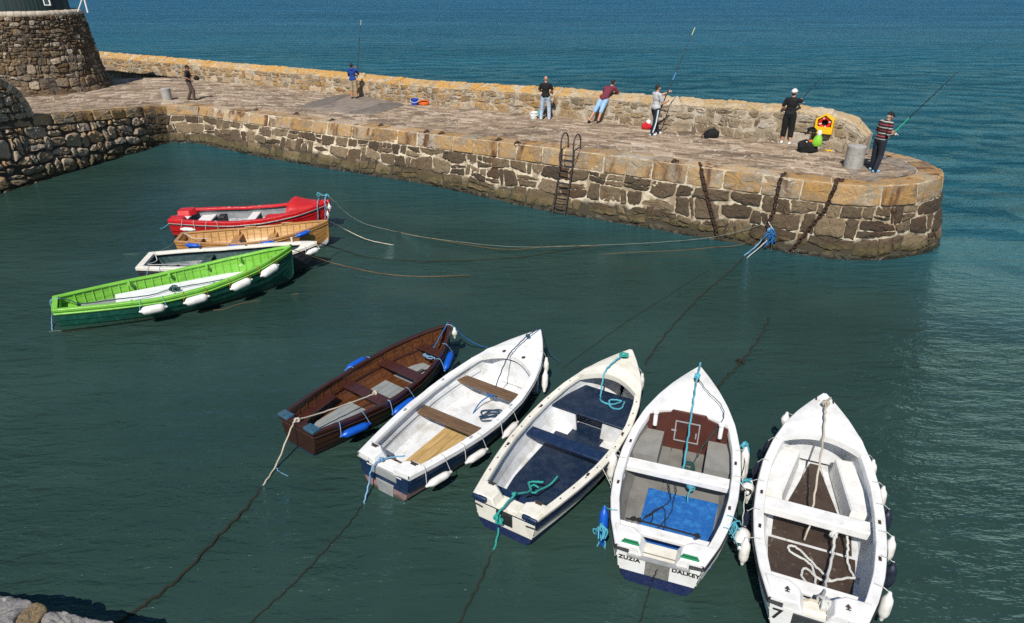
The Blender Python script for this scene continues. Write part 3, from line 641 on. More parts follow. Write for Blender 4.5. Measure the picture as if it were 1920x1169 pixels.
# round bastion
tow = empty('bastion', (-27, 38, 1.6), 0, 'battered round-cornered rubble bastion with a pale capping at the left end of the pier', 'stone tower')
def bastion_line(r, z):
    c = V(-26.1, 39.15, 0); out = [V(x, 39.15 - r, z) for x in (-46, -42, -38, -34, -31, -28.5)]
    out += [V(c[0] + r * math.sin(t), c[1] - r * math.cos(t), z) for t in np.linspace(0, math.pi * .93, 11)] + [V(x, 38.9 + r * 1.0, z) for x in (-29, -32, -36)]
    return out
TB, TTp = bastion_line(3.05, 1.5), bastion_line(2.62, 5.45)
fw_, Lw_ = ruled(TB, TTp, 8, (.5, -.8, 0)); HT = 3.95
bul = lambda h: .16 * np.maximum(0, 1 - np.asarray(h) / 1.1) ** 1.5
mb = MB(); stones(mb, coursed(Lw_, HT, .30, .20, .028, 71, 1.5, .3, .3), lambda a, h, o: fw_(a, np.asarray(h) / HT, o + bul(h)), .065, .06, .014, .012, .16, .2, seed=72, sink=.05)
on(mb.build('rubble_face', M['tower_stone'], fix=False), tow)
mb = MB(); a, b = np.meshgrid(np.linspace(0, Lw_, 150), np.linspace(0, HT, 20), indexing='ij'); mb.grid(fw_(a.ravel(), b.ravel() / HT, bul(b.ravel()) + rng.normal(0, .012, a.size) - .005).reshape(150, 20, 3))
on(mb.build('joint_bed', M['tower_joint'], fix=False), tow)
mb = MB(); cl = cr(bastion_line(2.52, 5.5), 14); r_ = random.Random(4); i = 0
while i < len(cl) - 3:
    k = r_.randint(4, 7); seg = cl[i:i + k + 1]; mb.cur = r_.uniform(.05, 1); rad = .17 * r_.uniform(.93, 1.05); i += k
    if len(seg) < 2: break
    t0 = seg[0] + (seg[-1] - seg[0]) * .02
    mb.tube([t0] + list(seg[1:-1]) + [seg[-1] - (seg[-1] - seg[-2]) * .06], [rad * .93] + [rad] * (len(seg) - 2) + [rad * .93], 12)
on(mb.build('capping', M['tower_cap'], fix=False), tow)
# metal clad shed behind the capping
shed = empty('clad_shed', (-30, 39, 5.4), 0, 'dark green metal clad shed standing behind the capping of the round bastion', 'shed')
cl2 = cr(bastion_line(2.1, 5.35), 10); mb = MB(); acc = 0
prof = []
for i in range(len(cl2)): prof.append(i)
G = []
for i, q in enumerate(cl2):
    c = V(-25.9, 38.9, 0); d = (q - c) * V(1, 1, 0); d = V(0, -1, 0) if q[0] < -25.9 and q[1] < 38.9 else d / np.linalg.norm(d)
    if q[1] > 40.2: continue
    G.append([q + d * (.02 * (i % 3 == 0)), q + d * (.02 * (i % 3 == 0)) + V(0, 0, 2.4)])
mb.grid(G); on(mb.build('cladding', M['clad'], fix=False), shed)
mb = MB(); mb.grid([[g[1] + V(0, 0, .03), V(-31, 42, 8.1)] for g in G]); on(mb.build('roof', M['clad'], fix=False), shed)
w0 = at_y(88, 4, 37.1); mb = MB(); mb.box(w0, (.34, .06, .34)); wf = on(mb.build('window', M['white_plain'], bevel=.01), shed)
mb = MB(); mb.box(w0 - V(0, .035, 0), (.22, .02, .22)); on(mb.build('pane', M['clad'], fix=False), wf)
post = at_y(160, 6, 37.6); mb = MB(); mb.tube([post - V(0, 0, .45), post + V(0, 0, 1.6)], .04); mb.tube([post + V(-.5, 0, -.4), post + V(0, 0, .35)], .03)
on(mb.build('corner_strut', M['white_plain']), shed)
# step by the bastion, in its shadow
mb = MB(); mb.cur = .4; s0 = deck(212, 132); mb.box(s0 + V(.1, .6, .13), (1.5, 1.5, .3)); mb.box(s0 + V(-.3, 1.2, .40), (1.2, .9, .3))
tag(mb.build('stone_step', M['deck_stone'], bevel=.04), 'two rough stone steps in the shadow between the bastion and the parapet', 'steps')
# weathered wall head in the lower left corner
fgw = empty('stone_wall_head', (-4.2, 4.2, 0), 0, 'grey lichened granite wall head in the lower left corner of the harbour', 'wall')
zt = .75
def boulder(px, dz, seed, rnd):
    P = [at(u, v, zt + dz) for u, v in px]; k = cr(P, 14, True); c = np.mean(k, 0); mb = MB(); mb.cur = rnd; G = []
    for s, h in ((1.0, -.55), (1.01, -.2), (1.0, -.06), (.985, -.025), (.95, -.008), (.85, .002), (.7, .006), (.5, .01), (.25, .01), (.02, .01)):
        row = []
        for q in k:
            p = c + (q - c) * s + V(0, 0, h); w = noise.fractal(Vector(p * 7 + seed), 1.0, 2.0, 6) * .04 + noise.noise(Vector(p * 3 + seed)) * .03
            row.append(p + V(0, 0, w) + (q - c) / np.linalg.norm(q - c) * noise.noise(Vector(p * 12 + seed)) * .012 * (s > .8))
        G.append(row)
    mb.grid(G, cv=True); return on(mb.build('boulder', M['boulder'], fix=False, angle=70), fgw)
boulder([(-240, 1110), (-100, 1108), (10, 1116), (44, 1118), (58, 1128), (36, 1150), (20, 1180), (-10, 1230), (-160, 1300)], .0, 3., .2)
boulder([(60, 1132), (76, 1130), (89, 1140), (82, 1152), (70, 1170), (60, 1220), (0, 1260), (20, 1190), (38, 1152)], -.02, 9., .99)
boulder([(88, 1144), (108, 1142), (140, 1152), (172, 1160), (200, 1163), (216, 1172), (240, 1260), (100, 1300), (62, 1230), (74, 1168)], -.03, 14., .5)
mb = MB(); pl = [at(u, v, zt - .3)[:2] for u, v in ((-230, 1124), (20, 1128), (180, 1172), (210, 1190), (230, 1280), (-100, 1300))]
mb.prism(pl, (0, 0, -.5), (1, 0, 0), (0, 1, 0), (0, 0, 1), zt + .2); on(mb.build('wall_core', M['boulder']), fgw)
# ================================================================== BOATS
PROF = [(0, .62), (.1, .75), (.2, .86), (.32, .96), (.45, 1.0), (.58, .975), (.7, .86), (.8, .69), (.88, .47), (.95, .22), (1, .012)]
def smooth1(tab, n=201):
    xs, ys = zip(*tab); q = np.linspace(0, 1, n); y = np.interp(q, xs, ys)
    for _ in range(6): y[1:-1] = (y[:-2] + 2 * y[1:-1] + y[2:]) / 4
    return q, y
class Hull:
    def __init__(s, bow, stern, B, zb, zm, zs, prof=PROF, th=.035, strakes=7, step=.010, rake=.22, e0=.62, trake=.03, draft=.22):
        s.bow, s.st = np.array(bow, float), np.array(stern, float); d = s.bow - s.st; s.L = float(np.hypot(*d)); s.hd = math.atan2(d[1], d[0])
        s.B, s.zb, s.zm, s.zs, s.th, s.N, s.step, s.rake, s.e0, s.trake, s.draft = B, zb, zm, zs, th, strakes, step, rake, e0, trake, draft
        s.q, s.p = smooth1(prof); s.zq, s.zp = smooth1([(0, zs), (.2, zs * .45 + zm * .55), (.4, zm), (.6, zm + (zb - zm) * .14), (.8, zm + (zb - zm) * .48), (.92, zm + (zb - zm) * .79), (1, zb)])
        s.c = np.array([*(s.st + d / 2), 0.0])
    def hb(s, x): return float(np.interp(x, s.q, s.p)) * s.B / 2
    def zsh(s, x): return float(np.interp(x, s.zq, s.zp))
    def zk(s, x): return -s.draft + .05 * (1 - min(1, x / .3)) + max(0, (x - .86) / .14) ** 2 * (s.draft + .12)
    def pt(s, x, t, side=1, inset=0., out=0.):
        h = max(s.hb(x) - inset, .004); zs_ = s.zsh(x); zk = s.zk(x) + inset * 1.2
        e = s.e0 + (1.25 - s.e0) * max(0, (x - .35) / .65) ** 1.3; a = t * math.pi / 2
        y = h * math.sin(a) ** e + out; z = zk + (zs_ - zk) * (1 - math.cos(a)) ** .92
        X = x * s.L - s.rake * (1 - t) ** 1.2 * sstep(.6, 1, x) - s.trake * z * max(0, 1 - x / .18)
        return V(X - s.L / 2, side * y, z)
    def inner(s, x, z, inset=None):
        inset = s.th if inset is None else inset; lo, hi = 0., 1.
        for _ in range(24):
            m = (lo + hi) / 2
            if s.pt(x, m, 1, inset)[2] < z: lo = m
            else: hi = m
        return s.pt(x, lo, 1, inset)[1]
    def X(s, x, z=0.3): return s.pt(x, 1)[0]
    def w(s, x, y, z):
        """boat share of length, metres to port, height -> world"""
        lx = x * s.L - s.L / 2; return V(s.c[0] + lx * math.cos(s.hd) - y * math.sin(s.hd), s.c[1] + lx * math.sin(s.hd) + y * math.cos(s.hd), z)
    def wl(s, p): return s.w((p[0] + s.L / 2) / s.L, p[1], p[2])
SS = np.concatenate([np.linspace(0, .8, 26), np.linspace(.82, 1, 14)])
def hull_part(h, root, mats, bands, name='hull', notch=0, nd=.1):
    """outer skin in lapped strakes with the transom; bands = [(share of girth, material no.)]"""
    mb = MB(); T = [(0., 0.)]
    for k in range(h.N):
        t0, t1 = k / h.N, (k + 1) / h.N
        if k: T.append((t0, h.step))
        T.append((t1, 0.))
    def mi(t):
        for lim, m in bands:
            if t <= lim + 1e-6: return m
        return bands[-1][1]
    for side in (1, -1):
        G = [[h.pt(x, t, side, 0, o * min(1, (1 - x) * 9)) for t, o in T] for x in SS]
        b = len(mb.v); mb.grid(G, 0, flip=side < 0); m = len(T)
        k = len(mb.f) - (len(SS) - 1) * (m - 1)
        for i in range(len(SS) - 1):
            for j in range(m - 1): mb.m[k + i * (m - 1) + j] = mi((T[j][0] + T[j + 1][0]) / 2)
    # transom: bands across, thick
    ts = [t for t, o in T if o == 0]; ts = sorted(set([0.02] + ts[1:] + [lim for lim, _ in bands if lim < 1]))
    for t0, t1 in zip(ts[:-1], ts[1:]):
        a, b = h.pt(0, t0), h.pt(0, t1)
        for (y0, y1), (z0, z1) in (((a[1], b[1]), (a[2], b[2])),):
            ztop = z1
            q = lambda y, z: V(-h.L / 2 - h.trake * z, y, z)
            if notch and z1 > h.zs - nd:
                zc = h.zs - nd
                for sd in (1, -1):
                    i0 = notch if z0 > zc else notch
                    mb.add([q(sd * notch, z0), q(sd * y0, z0), q(sd * y1, z1), q(sd * notch, z1)], [(0, 1, 2, 3)], mi((t0 + t1) / 2))
                if z0 < zc: mb.add([q(-notch, z0), q(notch, z0), q(notch, zc), q(-notch, zc)], [(0, 1, 2, 3)], mi((t0 + t1) / 2))
            else: mb.add([q(-y0, z0), q(y0, z0), q(y1, z1), q(-y1, z1)], [(0, 1, 2, 3)], mi((t0 + t1) / 2))
    return mb.build(name, mats, root, angle=30)
def lining(h, root, m, name='inner_hull', x0=.012, x1=.965, notch=0, nd=.1, strakes=True):
    mb = MB(); fl = lambda q: V(q[0], q[1], max(q[2], .022)); T = [(0, 0)]
    for k in range(h.N):
        if k and strakes: T.append((k / h.N, -.006))
        T.append(((k + 1) / h.N, 0)) if k < h.N - 1 else T.append((.985, 0))
    xs = [x for x in SS if x0 < x < x1]; xs = [x0] + xs + [x1]
    for side in (1, -1): mb.grid([[fl(h.pt(x, t, side, h.th, o) + V(.05 * max(0, 1 - x / .05) ** 2, 0, 0)) for t, o in T] for x in xs], 0, flip=side > 0)
    for t0, t1 in zip(np.linspace(.02, .985, 12)[:-1], np.linspace(.02, .985, 12)[1:]):
        a, b = h.pt(x0, t0, 1, h.th), h.pt(x0, t1, 1, h.th); dx = .045
        if notch and b[2] > h.zs - nd:
            for sd in (1, -1): mb.add([a * V(1, 0, 1) + V(dx, sd * notch, 0), a * V(1, sd, 1) + V(dx, 0, 0), b * V(1, sd, 1) + V(dx, 0, 0), b * V(1, 0, 1) + V(dx, sd * notch, 0)], [(0, 1, 2, 3)])
        else: mb.add([a + V(dx, 0, 0), a * V(1, -1, 1) + V(dx, 0, 0), b * V(1, -1, 1) + V(dx, 0, 0), b + V(dx, 0, 0)], [(0, 1, 2, 3)])
    return mb.build(name, m, root, fix=False, angle=30)
def gunwale(h, root, m, w=.10, ro=.02, ht=.07, lip=.05, x1=1., name='gunwale', zo=.012, x0=0., notch=0, nd=.1):
    mb = MB(); xs = [x for x in SS if x0 <= x <= x1]
    for side in (1, -1):
        G = []
        for x in xs:
            p = h.pt(x, 1, side); y = abs(p[1]); yi = max(y - w, .003); z = p[2]
            G.append([V(p[0], side * (y + ro), z - ht), V(p[0], side * (y + ro + .004), z + zo - .012), V(p[0], side * (y + ro - .008), z + zo), V(p[0], side * (yi + .008), z + zo), V(p[0], side * yi, z + zo - .010), V(p[0], side * yi, z - lip)])
        b = mb.grid(G, 0)
    if not notch:
        p = h.pt(0, 1); y = abs(p[1]) + ro; mb.box((p[0] + w * .42, 0, p[2] + zo - (ht + zo) / 2 - .001), (w * .9 + .05, 2 * y - .012, ht + zo - .004))
    return mb.build(name, m, root, angle=40)
def rub(h, root, m, dz=-.05, r=.02, x0=0., out=.012, name='rub_rail', stern=True, gap=0):
    mb = MB(); P = []
    for side in (1, -1):
        path = [h.pt(x, 1, side) + V(0, side * out, dz) for x in SS if x >= x0]; P.append(path); mb.tube(path, r, 6)
    if stern:
        a, b = P[0][0], P[1][0]
        if gap: mb.tube([a, V(a[0] - .015, gap, a[2])], r, 6); mb.tube([b, V(b[0] - .015, -gap, b[2])], r, 6)
        else: mb.tube([a, b], r, 6)
    return mb.build(name, m, root)
def foredeck(h, root, m, xa=.72, bulge=.05, crown=.07, lip=.07, name='foredeck', ridge=0.):
    mb = MB(); us = np.linspace(-1, 1, 21); G = []
    def P(u, x, dz=0.):
        hb = h.hb(x) + .012; return V(h.pt(x, 1)[0], u * hb, h.zsh(x) + .020 + crown * (1 - u * u) * min(1, (1 - x) / .12) + dz)
    for k, wv in enumerate(np.linspace(0, 1, 16)):
        row = []
        for u in us:
            xe = xa + bulge * (1 - abs(u) ** 2.2); x = xe + (1 - xe) * wv; dz = ridge * max(0, 1 - abs(wv - .28) / .10)
            row.append(P(u, min(x, .999), dz))
        G.append([row[0] - V(0, -.004, .07)] + row + [row[-1] - V(0, .004, .07)])
    edge = [q + V(-.006, 0, 0) for q in G[0]]; low = [q + V(.012, 0, -lip) for q in edge]
    mb.grid([low, edge] + G)
    return mb.build(name, m, root, angle=50)
def plank(h, root, x, z, wid, m, th=.03, name='thwart', yo=.01, bevel=.006, y0=None, y1=None, drop=0.):
    """cross bench trimmed to the sides of the boat"""
    X0, X1 = x - wid / 2 / h.L, x + wid / 2 / h.L; mb = MB()
    y = [h.inner(q, z) + yo for q in (X0, X1)]; a = [(X0, -y[0] if y0 is None else y0), (X0, y[0] if y1 is None else y1), (X1, y[1] if y1 is None else y1), (X1, -y[1] if y0 is None else y0)]
    mb.prism([(q * h.L - h.L / 2, yy) for q, yy in a], (0, 0, z - th), (1, 0, 0), (0, 1, 0), (0, 0, 1), th)
    return mb.build(name, m, root, bevel=bevel)
def sole(h, root, x0, x1, z, m, wmax=9., n=1, gap=.012, name='floorboard', inset=.0, th=.02, taper=None):
    """floor of n lengthwise boards following the sides"""
    out = []; xs = np.linspace(x0, x1, 14); mb = MB()
    hw = [min(h.inner(x, z) - inset, wmax if taper is None else np.interp(x, [x0, x1], taper)) for x in xs]; W = max(hw)
    for k in range(n):
        a, b = -W + 2 * W * k / n + gap / 2, -W + 2 * W * (k + 1) / n - gap / 2
        run = [(x, max(a, -q), min(b, q)) for x, q in zip(xs, hw) if min(b, q) - max(a, -q) > .015]
        if len(run) < 2: continue
        up = [[V(x * h.L - h.L / 2, l, z), V(x * h.L - h.L / 2, r_, z)] for x, l, r_ in run]
        mb.grid([[u[0] - V(0, 0, th), u[0], u[1], u[1] - V(0, 0, th)] for u in up])
        for u in (up[0], up[-1]): mb.add([u[0] - V(0, 0, th), u[0], u[1], u[1] - V(0, 0, th)], [(0, 1, 2, 3)])
    return mb.build(name, m, root)
def ribs(h, root, m, xs, w=.022, d=.016, t0=.2, name='rib', full=True):
    for x in xs:
        for side in (1, -1):
            mb = MB(); G = []
            for t in np.linspace(t0, .985, 12):
                p = h.pt(x, t, side, h.th - .004); q = h.pt(x, t, side, h.th + d)
                G.append([p - V(w / 2, 0, 0), q - V(w / 2, 0, 0), q + V(w / 2, 0, 0), p + V(w / 2, 0, 0)])
            mb.grid(G); mb.build(name, m, root)
def stem(h, root, m, r=.03, name='stem_post', top=.05, t0=.25):
    mb = MB(); P = [h.pt(1, t) * V(1, 0, 1) for t in np.linspace(t0, 1, 10)]; P.append(P[-1] + V(.012, 0, top)); mb.tube(P, [r * .8] * 10 + [r], 8); return mb.build(name, m, root)
def quarter(h, root, m, w=.27, l=.30, ht=.0, name='quarter_block', sides=(1, -1), cut=.09):
    """moulded corner at the stern with sloping inner faces"""
    out = []
    for sd in sides:
        mb = MB(); p = h.pt(0, 1); y1 = p[1] - .01; z1 = p[2] + .016 + ht; z0 = z1 - .16; x0 = p[0] + .012; xl = x0 + l
        y2 = h.pt(l / h.L, 1)[1] - .012
        top = [V(x0, sd * y1, z1), V(x0, sd * (y1 - w), z1), V(xl - cut, sd * (y1 - w), z1), V(xl, sd * (y1 - w + .12), z1 - .002), V(xl, sd * y2, z1 - .002)]
        c = V(.0, sd * -.075, 0); bot = [top[0] - V(0, 0, .16), top[1] + V(0, sd * -.07, -.16), top[2] + V(.05, sd * -.07, -.16), top[3] + V(.09, sd * -.02, -.16), top[4] + V(.09, 0, -.16)]
        mb.add(top + bot, [(0, 1, 2, 3, 4), (9, 8, 7, 6, 5)] + [(i, (i + 1) % 5, 5 + (i + 1) % 5, 5 + i) for i in range(5)])
        out.append(mb.build(name, m, root, bevel=.018))
    return out
def stern_sill(h, root, m, w, z, name='motor_well', l=.17):
    mb = MB(); x = -h.L / 2 - h.trake * z; mb.box((x + l / 2 + .0, 0, z - .02), (l, w, .04)); return mb.build(name, m, root, bevel=.008)
def pad(h, root, m, w, z0, z1, name='motor_pad', th=.03, y=0., out=.012, wl=None):
    wl = wl or w; x = lambda z: -h.L / 2 - h.trake * z; mb = MB(); o = [V(x(z0), y - wl / 2, z0), V(x(z0), y + wl / 2, z0), V(x(z1), y + w / 2, z1), V(x(z1), y - w / 2, z1)]
    mb.add([q + V(-out, 0, 0) for q in o] + [q + V(th - out, 0, 0) for q in o], [(0, 1, 2, 3), (7, 6, 5, 4), (0, 4, 5, 1), (1, 5, 6, 2), (2, 6, 7, 3), (3, 7, 4, 0)]); return mb.build(name, m, root, bevel=.004)
def lettering(txt, h, root, y, z, size, m, out=.006, name='lettering', ys=1.):
    c = bpy.data.curves.new('txt', 'FONT'); c.body = txt; c.size = size; c.extrude = .002; c.align_x = 'CENTER'; c.space_character = 1.12; c.offset = .004
    t = bpy.data.objects.new('txt', c); COL.objects.link(t); bpy.context.view_layer.update()
    me = bpy.data.meshes.new_from_object(t.evaluated_get(bpy.context.evaluated_depsgraph_get())); bpy.data.objects.remove(t); me.materials.clear(); me.materials.append(m)
    o = bpy.data.objects.new(name, me); link(o, root); x = -h.L / 2 - h.trake * z
    ang = math.atan(h.trake)   # transom leans aft at the top
    Rm = Matrix(((0, -math.sin(ang), -math.cos(ang)), (-1, 0, 0), (0, math.cos(ang), -math.sin(ang))))
    o.matrix_basis = Matrix.Translation((x - out, y, z)) @ Rm.to_4x4(); return o
def sockets(h, root, m, xs, inset=.05, name='rowlock_socket', r=.022):
    for x in xs:
        for sd in (1, -1):
            p = h.pt(x, 1, sd); mb = MB(); mb.box((p[0], p[1] - sd * inset, p[2] + .016), (.07, .035, .012)); mb.lathe([(.001, .03), (r * .6, .03), (r * .6, .0)], (p[0], p[1] - sd * inset, p[2] + .012), 8); mb.build(name, m, root)
def cleat_mark(root, p, m, s=1.):
    """small dark fairlead fitting on the quarter"""
    mb = MB(); mb.box(V(*p), (.05 * s, .10 * s, .008)); mb.box(V(*p) + V(.015, 0, .008), (.018 * s, .14 * s, .012)); return mb.build('fairlead', m, root)
def boat(h, label, name='rowing_boat', cat='boat'):
    return empty(name, h.c, h.hd, label, cat, 'small boats moored in the harbour')
bpy_up = lambda: None

# ---- 1 varnished dark clinker boat
H1 = Hull((-1.30, 12.22), (-3.58, 9.10), 1.40, .76, .44, .52, th=.025, strakes=8, step=.012, rake=.10)
b = boat(H1, 'dark brown varnished clinker rowing boat with grey floorboards and blue fenders')
hull_part(H1, b, [M['dark_wood'], M['antifoul_navy']], [(.45, 1), (1, 0)]); lining(H1, b, M['dark_wood_inner'])
gunwale(H1, b, M['dark_wood'], .055, .022, .05, .03); rub(H1, b, M['dark_wood'], -.10, .014); stem(H1, b, M['dark_wood'], .03, top=.07)
ribs(H1, b, M['dark_wood_inner'], np.linspace(.10, .92, 17), .022, .014, .12)
mb = MB()
for sd in (1, -1): mb.tube([H1.pt(x, .72, sd, H1.th + .02) for x in np.linspace(.05, .93, 24)], .016, 6)
mb.build('seat_riser', M['dark_wood'], b)
for x0, x1 in ((.10, .36), (.42, .60), (.66, .84)): sole(H1, b, x0, x1, .05, M['floor_grey'], .36, 5, .008)
plank(H1, b, .40, .30, .24, M['thwart_maroon']); plank(H1, b, .645, .32, .24, M['thwart_maroon']); plank(H1, b, .855, .40, .22, M['thwart_maroon'])
for sd in (1, -1):
    mb = MB(); G = []
    for x in np.linspace(.03, .30, 8):
        y = H1.inner(x, .27) + .008; wi = .20 + .16 * max(0, 1 - x / .12); G.append([V(x * H1.L - H1.L / 2, sd * y, .27), V(x * H1.L - H1.L / 2, sd * (y - wi), .27)])
    mb.grid([[q[0] - V(0, 0, .025), q[0], q[1], q[1] - V(0, 0, .025)] for q in G]); mb.build('stern_bench', M['thwart_maroon'], b)
plank(H1, b, .05, .285, .22, M['thwart_maroon'], name='stern_bench')
for x in (.40, .645):
    for sd in (1, -1):
        mb = MB(); y = H1.inner(x, .42) ; mb.tube(cr([V(x * H1.L - H1.L / 2, sd * (y - .26), .305), V(x * H1.L - H1.L / 2, sd * (y - .07), .33), V(x * H1.L - H1.L / 2, sd * (y + .015), H1.zsh(x) - .02)], 5), [.014] * 10 + [.02], 6); mb.build('thwart_knee', M['dark_wood'], b)
for sd in (1, -1):
    p = H1.pt(0, 1, sd); mb = MB(); mb.box((p[0] + .05, p[1] - sd * .10, p[2] + .012), (.16, .26, .06)); mb.build('corner_pad', M['corner_blue'], b, bevel=.012)
sockets(H1, b, M['iron'], (.30, .55), .028)

# ---- 2 white boat with navy topsides
H2 = Hull((.56, 11.84), (-1.95, 8.02), 1.62, .80, .50, .56, th=.04, strakes=6, step=.014)
b = boat(H2, 'white dinghy with navy blue topsides, pink bottom paint and two bare wooden thwarts'); nw = .30
hull_part(H2, b, [M['antifoul_pink'], M['navy'], M['grp_white']], [(.60, 0), (.93, 1), (1, 2)], notch=nw); lining(H2, b, M['grp_inner'], notch=nw)
gunwale(H2, b, M['grp_white'], .10, .024, .085, .06, notch=nw); rub(H2, b, M['steel'], -.065, .010, out=.028, gap=.32)
foredeck(H2, b, M['grp_white'], .70, .075, .07, .10, ridge=.022); quarter(H2, b, M['grp_white']); stern_sill(H2, b, M['grp_white'], .72, H2.zs - .11, l=.26)
sole(H2, b, .12, .40, .05, M['floor_tan'], .22, 3, .008, taper=(.22, .24)); sole(H2, b, .42, .72, .045, M['grp_inner'], .34, 1, .0); sole(H2, b, .09, .41, .036, M['grp_inner'], 9, 1, .0, inset=.03)
plank(H2, b, .37, .32, .25, M['plank_brown'], .035); plank(H2, b, .625, .36, .24, M['plank_brown'], .035); plank(H2, b, .085, .30, .06, M['plank_brown'], .03, name='stern_slat')
mb = MB()
for sd in (1, -1): mb.grid([[H2.pt(x, t, sd, H2.th + d_) for t, d_ in ((.80, 0), (.80, .03), (.74, .035), (.74, 0))] for x in np.linspace(.06, .72, 18)])
mb.build('seat_riser', M['grp_inner'], b)
mb = MB(); y = H2.inner(.765, .5); mb.prism([(-y, -.08), (y, -.08), (y, .42), (.2, .44), (-.2, .44), (-y, .42)], (.785 * H2.L - H2.L / 2, 0, .12), (0, 1, 0), (0, 0, 1), (1, 0, 0), .03); mb.build('bow_bulkhead', M['grp_inner'], b, bevel=.006)
pad(H2, b, M['steel'], .50, H2.zs - .25, H2.zs - .10, 'motor_pad'); pad(H2, b, M['steel'], .36, -.02, .22, 'motor_plate', wl=.30, out=.02)
for sd in (1, -1): cleat_mark(b, H2.pt(.04, 1, sd) + V(.06, -sd * .14, .03), M['iron'])
for yy in (.22, -.22): mb = MB(); mb.ball(V(.79 * H2.L - H2.L / 2, yy, H2.zsh(.79) + .085), (.05, .035, .012)); mb.build('deck_vent', M['iron'], b)
sockets(H2, b, M['steel'], (.28, .52), .05); stem(H2, b, M['grp_white'], .022, top=.03)

# ---- 3 cream boat with navy trim and navy seats
H3 = Hull((2.25, 10.95), (-.10, 7.12), 1.62, .86, .52, .56, th=.04, strakes=6, step=.016)
b = boat(H3, 'cream dinghy with navy blue seats, navy sole and navy stripe under its gunwale'); nw = .34
hull_part(H3, b, [M['antifoul_navy'], M['grp_cream'], M['navy']], [(.60, 0), (.885, 1), (1, 2)], notch=nw); lining(H3, b, M['grp_inner'], notch=nw)
gunwale(H3, b, M['grp_cream'], .085, .026, .04, .06, notch=nw); rub(H3, b, M['black_rubber'], -.05, .014, out=.022, gap=.36); rub(H3, b, M['black_rubber'], -.17, .011, out=.016, name='lower_rub_rail', gap=.36)
foredeck(H3, b, M['grp_cream'], .74, .06, .08, .10, ridge=.012); quarter(H3, b, M['grp_cream']); stern_sill(H3, b, M['grp_cream'], .78, H3.zs - .12, l=.30)
for sd in (1, -1):
    p = H3.pt(0, 1, sd); mb = MB(); mb.box((p[0] + .08, p[1] - sd * .09, p[2] - .03), (.22, .24, .075)); mb.build('corner_pad', M['navy'], b, bevel=.02)
sole(H3, b, .10, .56, .05, M['navy_floor'], .52, 1, .0, inset=.03); sole(H3, b, .56, .66, .045, M['navy_floor'], .3, 1, 0)
plank(H3, b, .435, .34, .24, M['navy'], .045); plank(H3, b, .105, .27, .22, M['navy'], .04, name='stern_seat')
mb = MB(); xs = np.linspace(.60, .80, 8); Lq_ = [(x * H3.L - H3.L / 2, H3.inner(x, .42) + .005) for x in xs]; mb.prism([(x, y) for x, y in Lq_] + [(x, -y) for x, y in Lq_[::-1]], (0, 0, .385), (1, 0, 0), (0, 1, 0), (0, 0, 1), .04); mb.build('bow_seat', M['navy_floor'], b, bevel=.012)
for sd in (1, -1):
    mb = MB(); y = H3.inner(.615, .3); x = .605 * H3.L - H3.L / 2; mb.prism([(.22, -.02), (y + .0, -.02), (y + .02, .37), (.26, .37)], (x, 0, 0), (0, sd, 0), (0, 0, 1), (1, 0, 0), .03); mb.build('seat_support', M['grp_inner'], b)
pad(H3, b, M['black_rubber'], .26, H3.zs - .33, H3.zs - .11, 'motor_pad', out=.02)
mb = MB()
for sd in (1, -1):
    for x in np.linspace(.12, .72, 10): p = H3.pt(x, 1, sd); mb.box((p[0], p[1] - sd * .03, p[2] + .014), (.035, .016, .006))
mb.build('deck_fastening', M['rust'], b); sockets(H3, b, M['rust'], (.27, .53), .045)
for sd in (1, -1): cleat_mark(b, H3.pt(.04, 1, sd) + V(.10, -sd * .15, .03), M['iron'])
mb = MB(); mb.ball(V(.93 * H3.L - H3.L / 2, 0, H3.zsh(.93) + .06), (.05, .04, .012)); mb.build('deck_eye', M['rust'], b)

# ---- 4 white boat with brown cuddy door and blue mat
H4 = Hull((3.39, 10.32), (1.87, 6.20), 1.73, .86, .56, .60, th=.045, strakes=6, step=.014, prof=[(0, .62), (.1, .80), (.2, .92), (.32, .99), (.45, 1.0), (.58, .95), (.7, .82), (.8, .64), (.88, .43), (.95, .2), (1, .012)])
b = boat(H4, 'white dinghy with grey inside, brown bulkhead door and bright blue mat on its floor'); nw = .36
hull_part(H4, b, [M['antifoul_navy'], M['grp_white']], [(.62, 0), (1, 1)], notch=nw); lining(H4, b, M['grey_inner'], notch=nw)
gunwale(H4, b, M['grp_white'], .10, .024, .06, .12, notch=nw); rub(H4, b, M['black_rubber'], -.045, .024, out=.022, gap=.38); foredeck(H4, b, M['grp_white'], .685, .01, .09, .10)
rub(H4, b, M['steel'], -.20, .007, out=.012, name='lower_rub_rail', stern=False)
quarter(H4, b, M['grp_white'], .26, .34, .012); stern_sill(H4, b, M['grp_cream'], .80, H4.zs - .13, l=.30); plank(H4, b, .115, .47, .16, M['grp_white'], .07, name='stern_seat', bevel=.015)
sole(H4, b, .10, .68, .05, M['grey_inner'], .62, 3, .012, inset=.02)
plank(H4, b, .435, .43, .22, M['grp_white'], .12, bevel=.02)
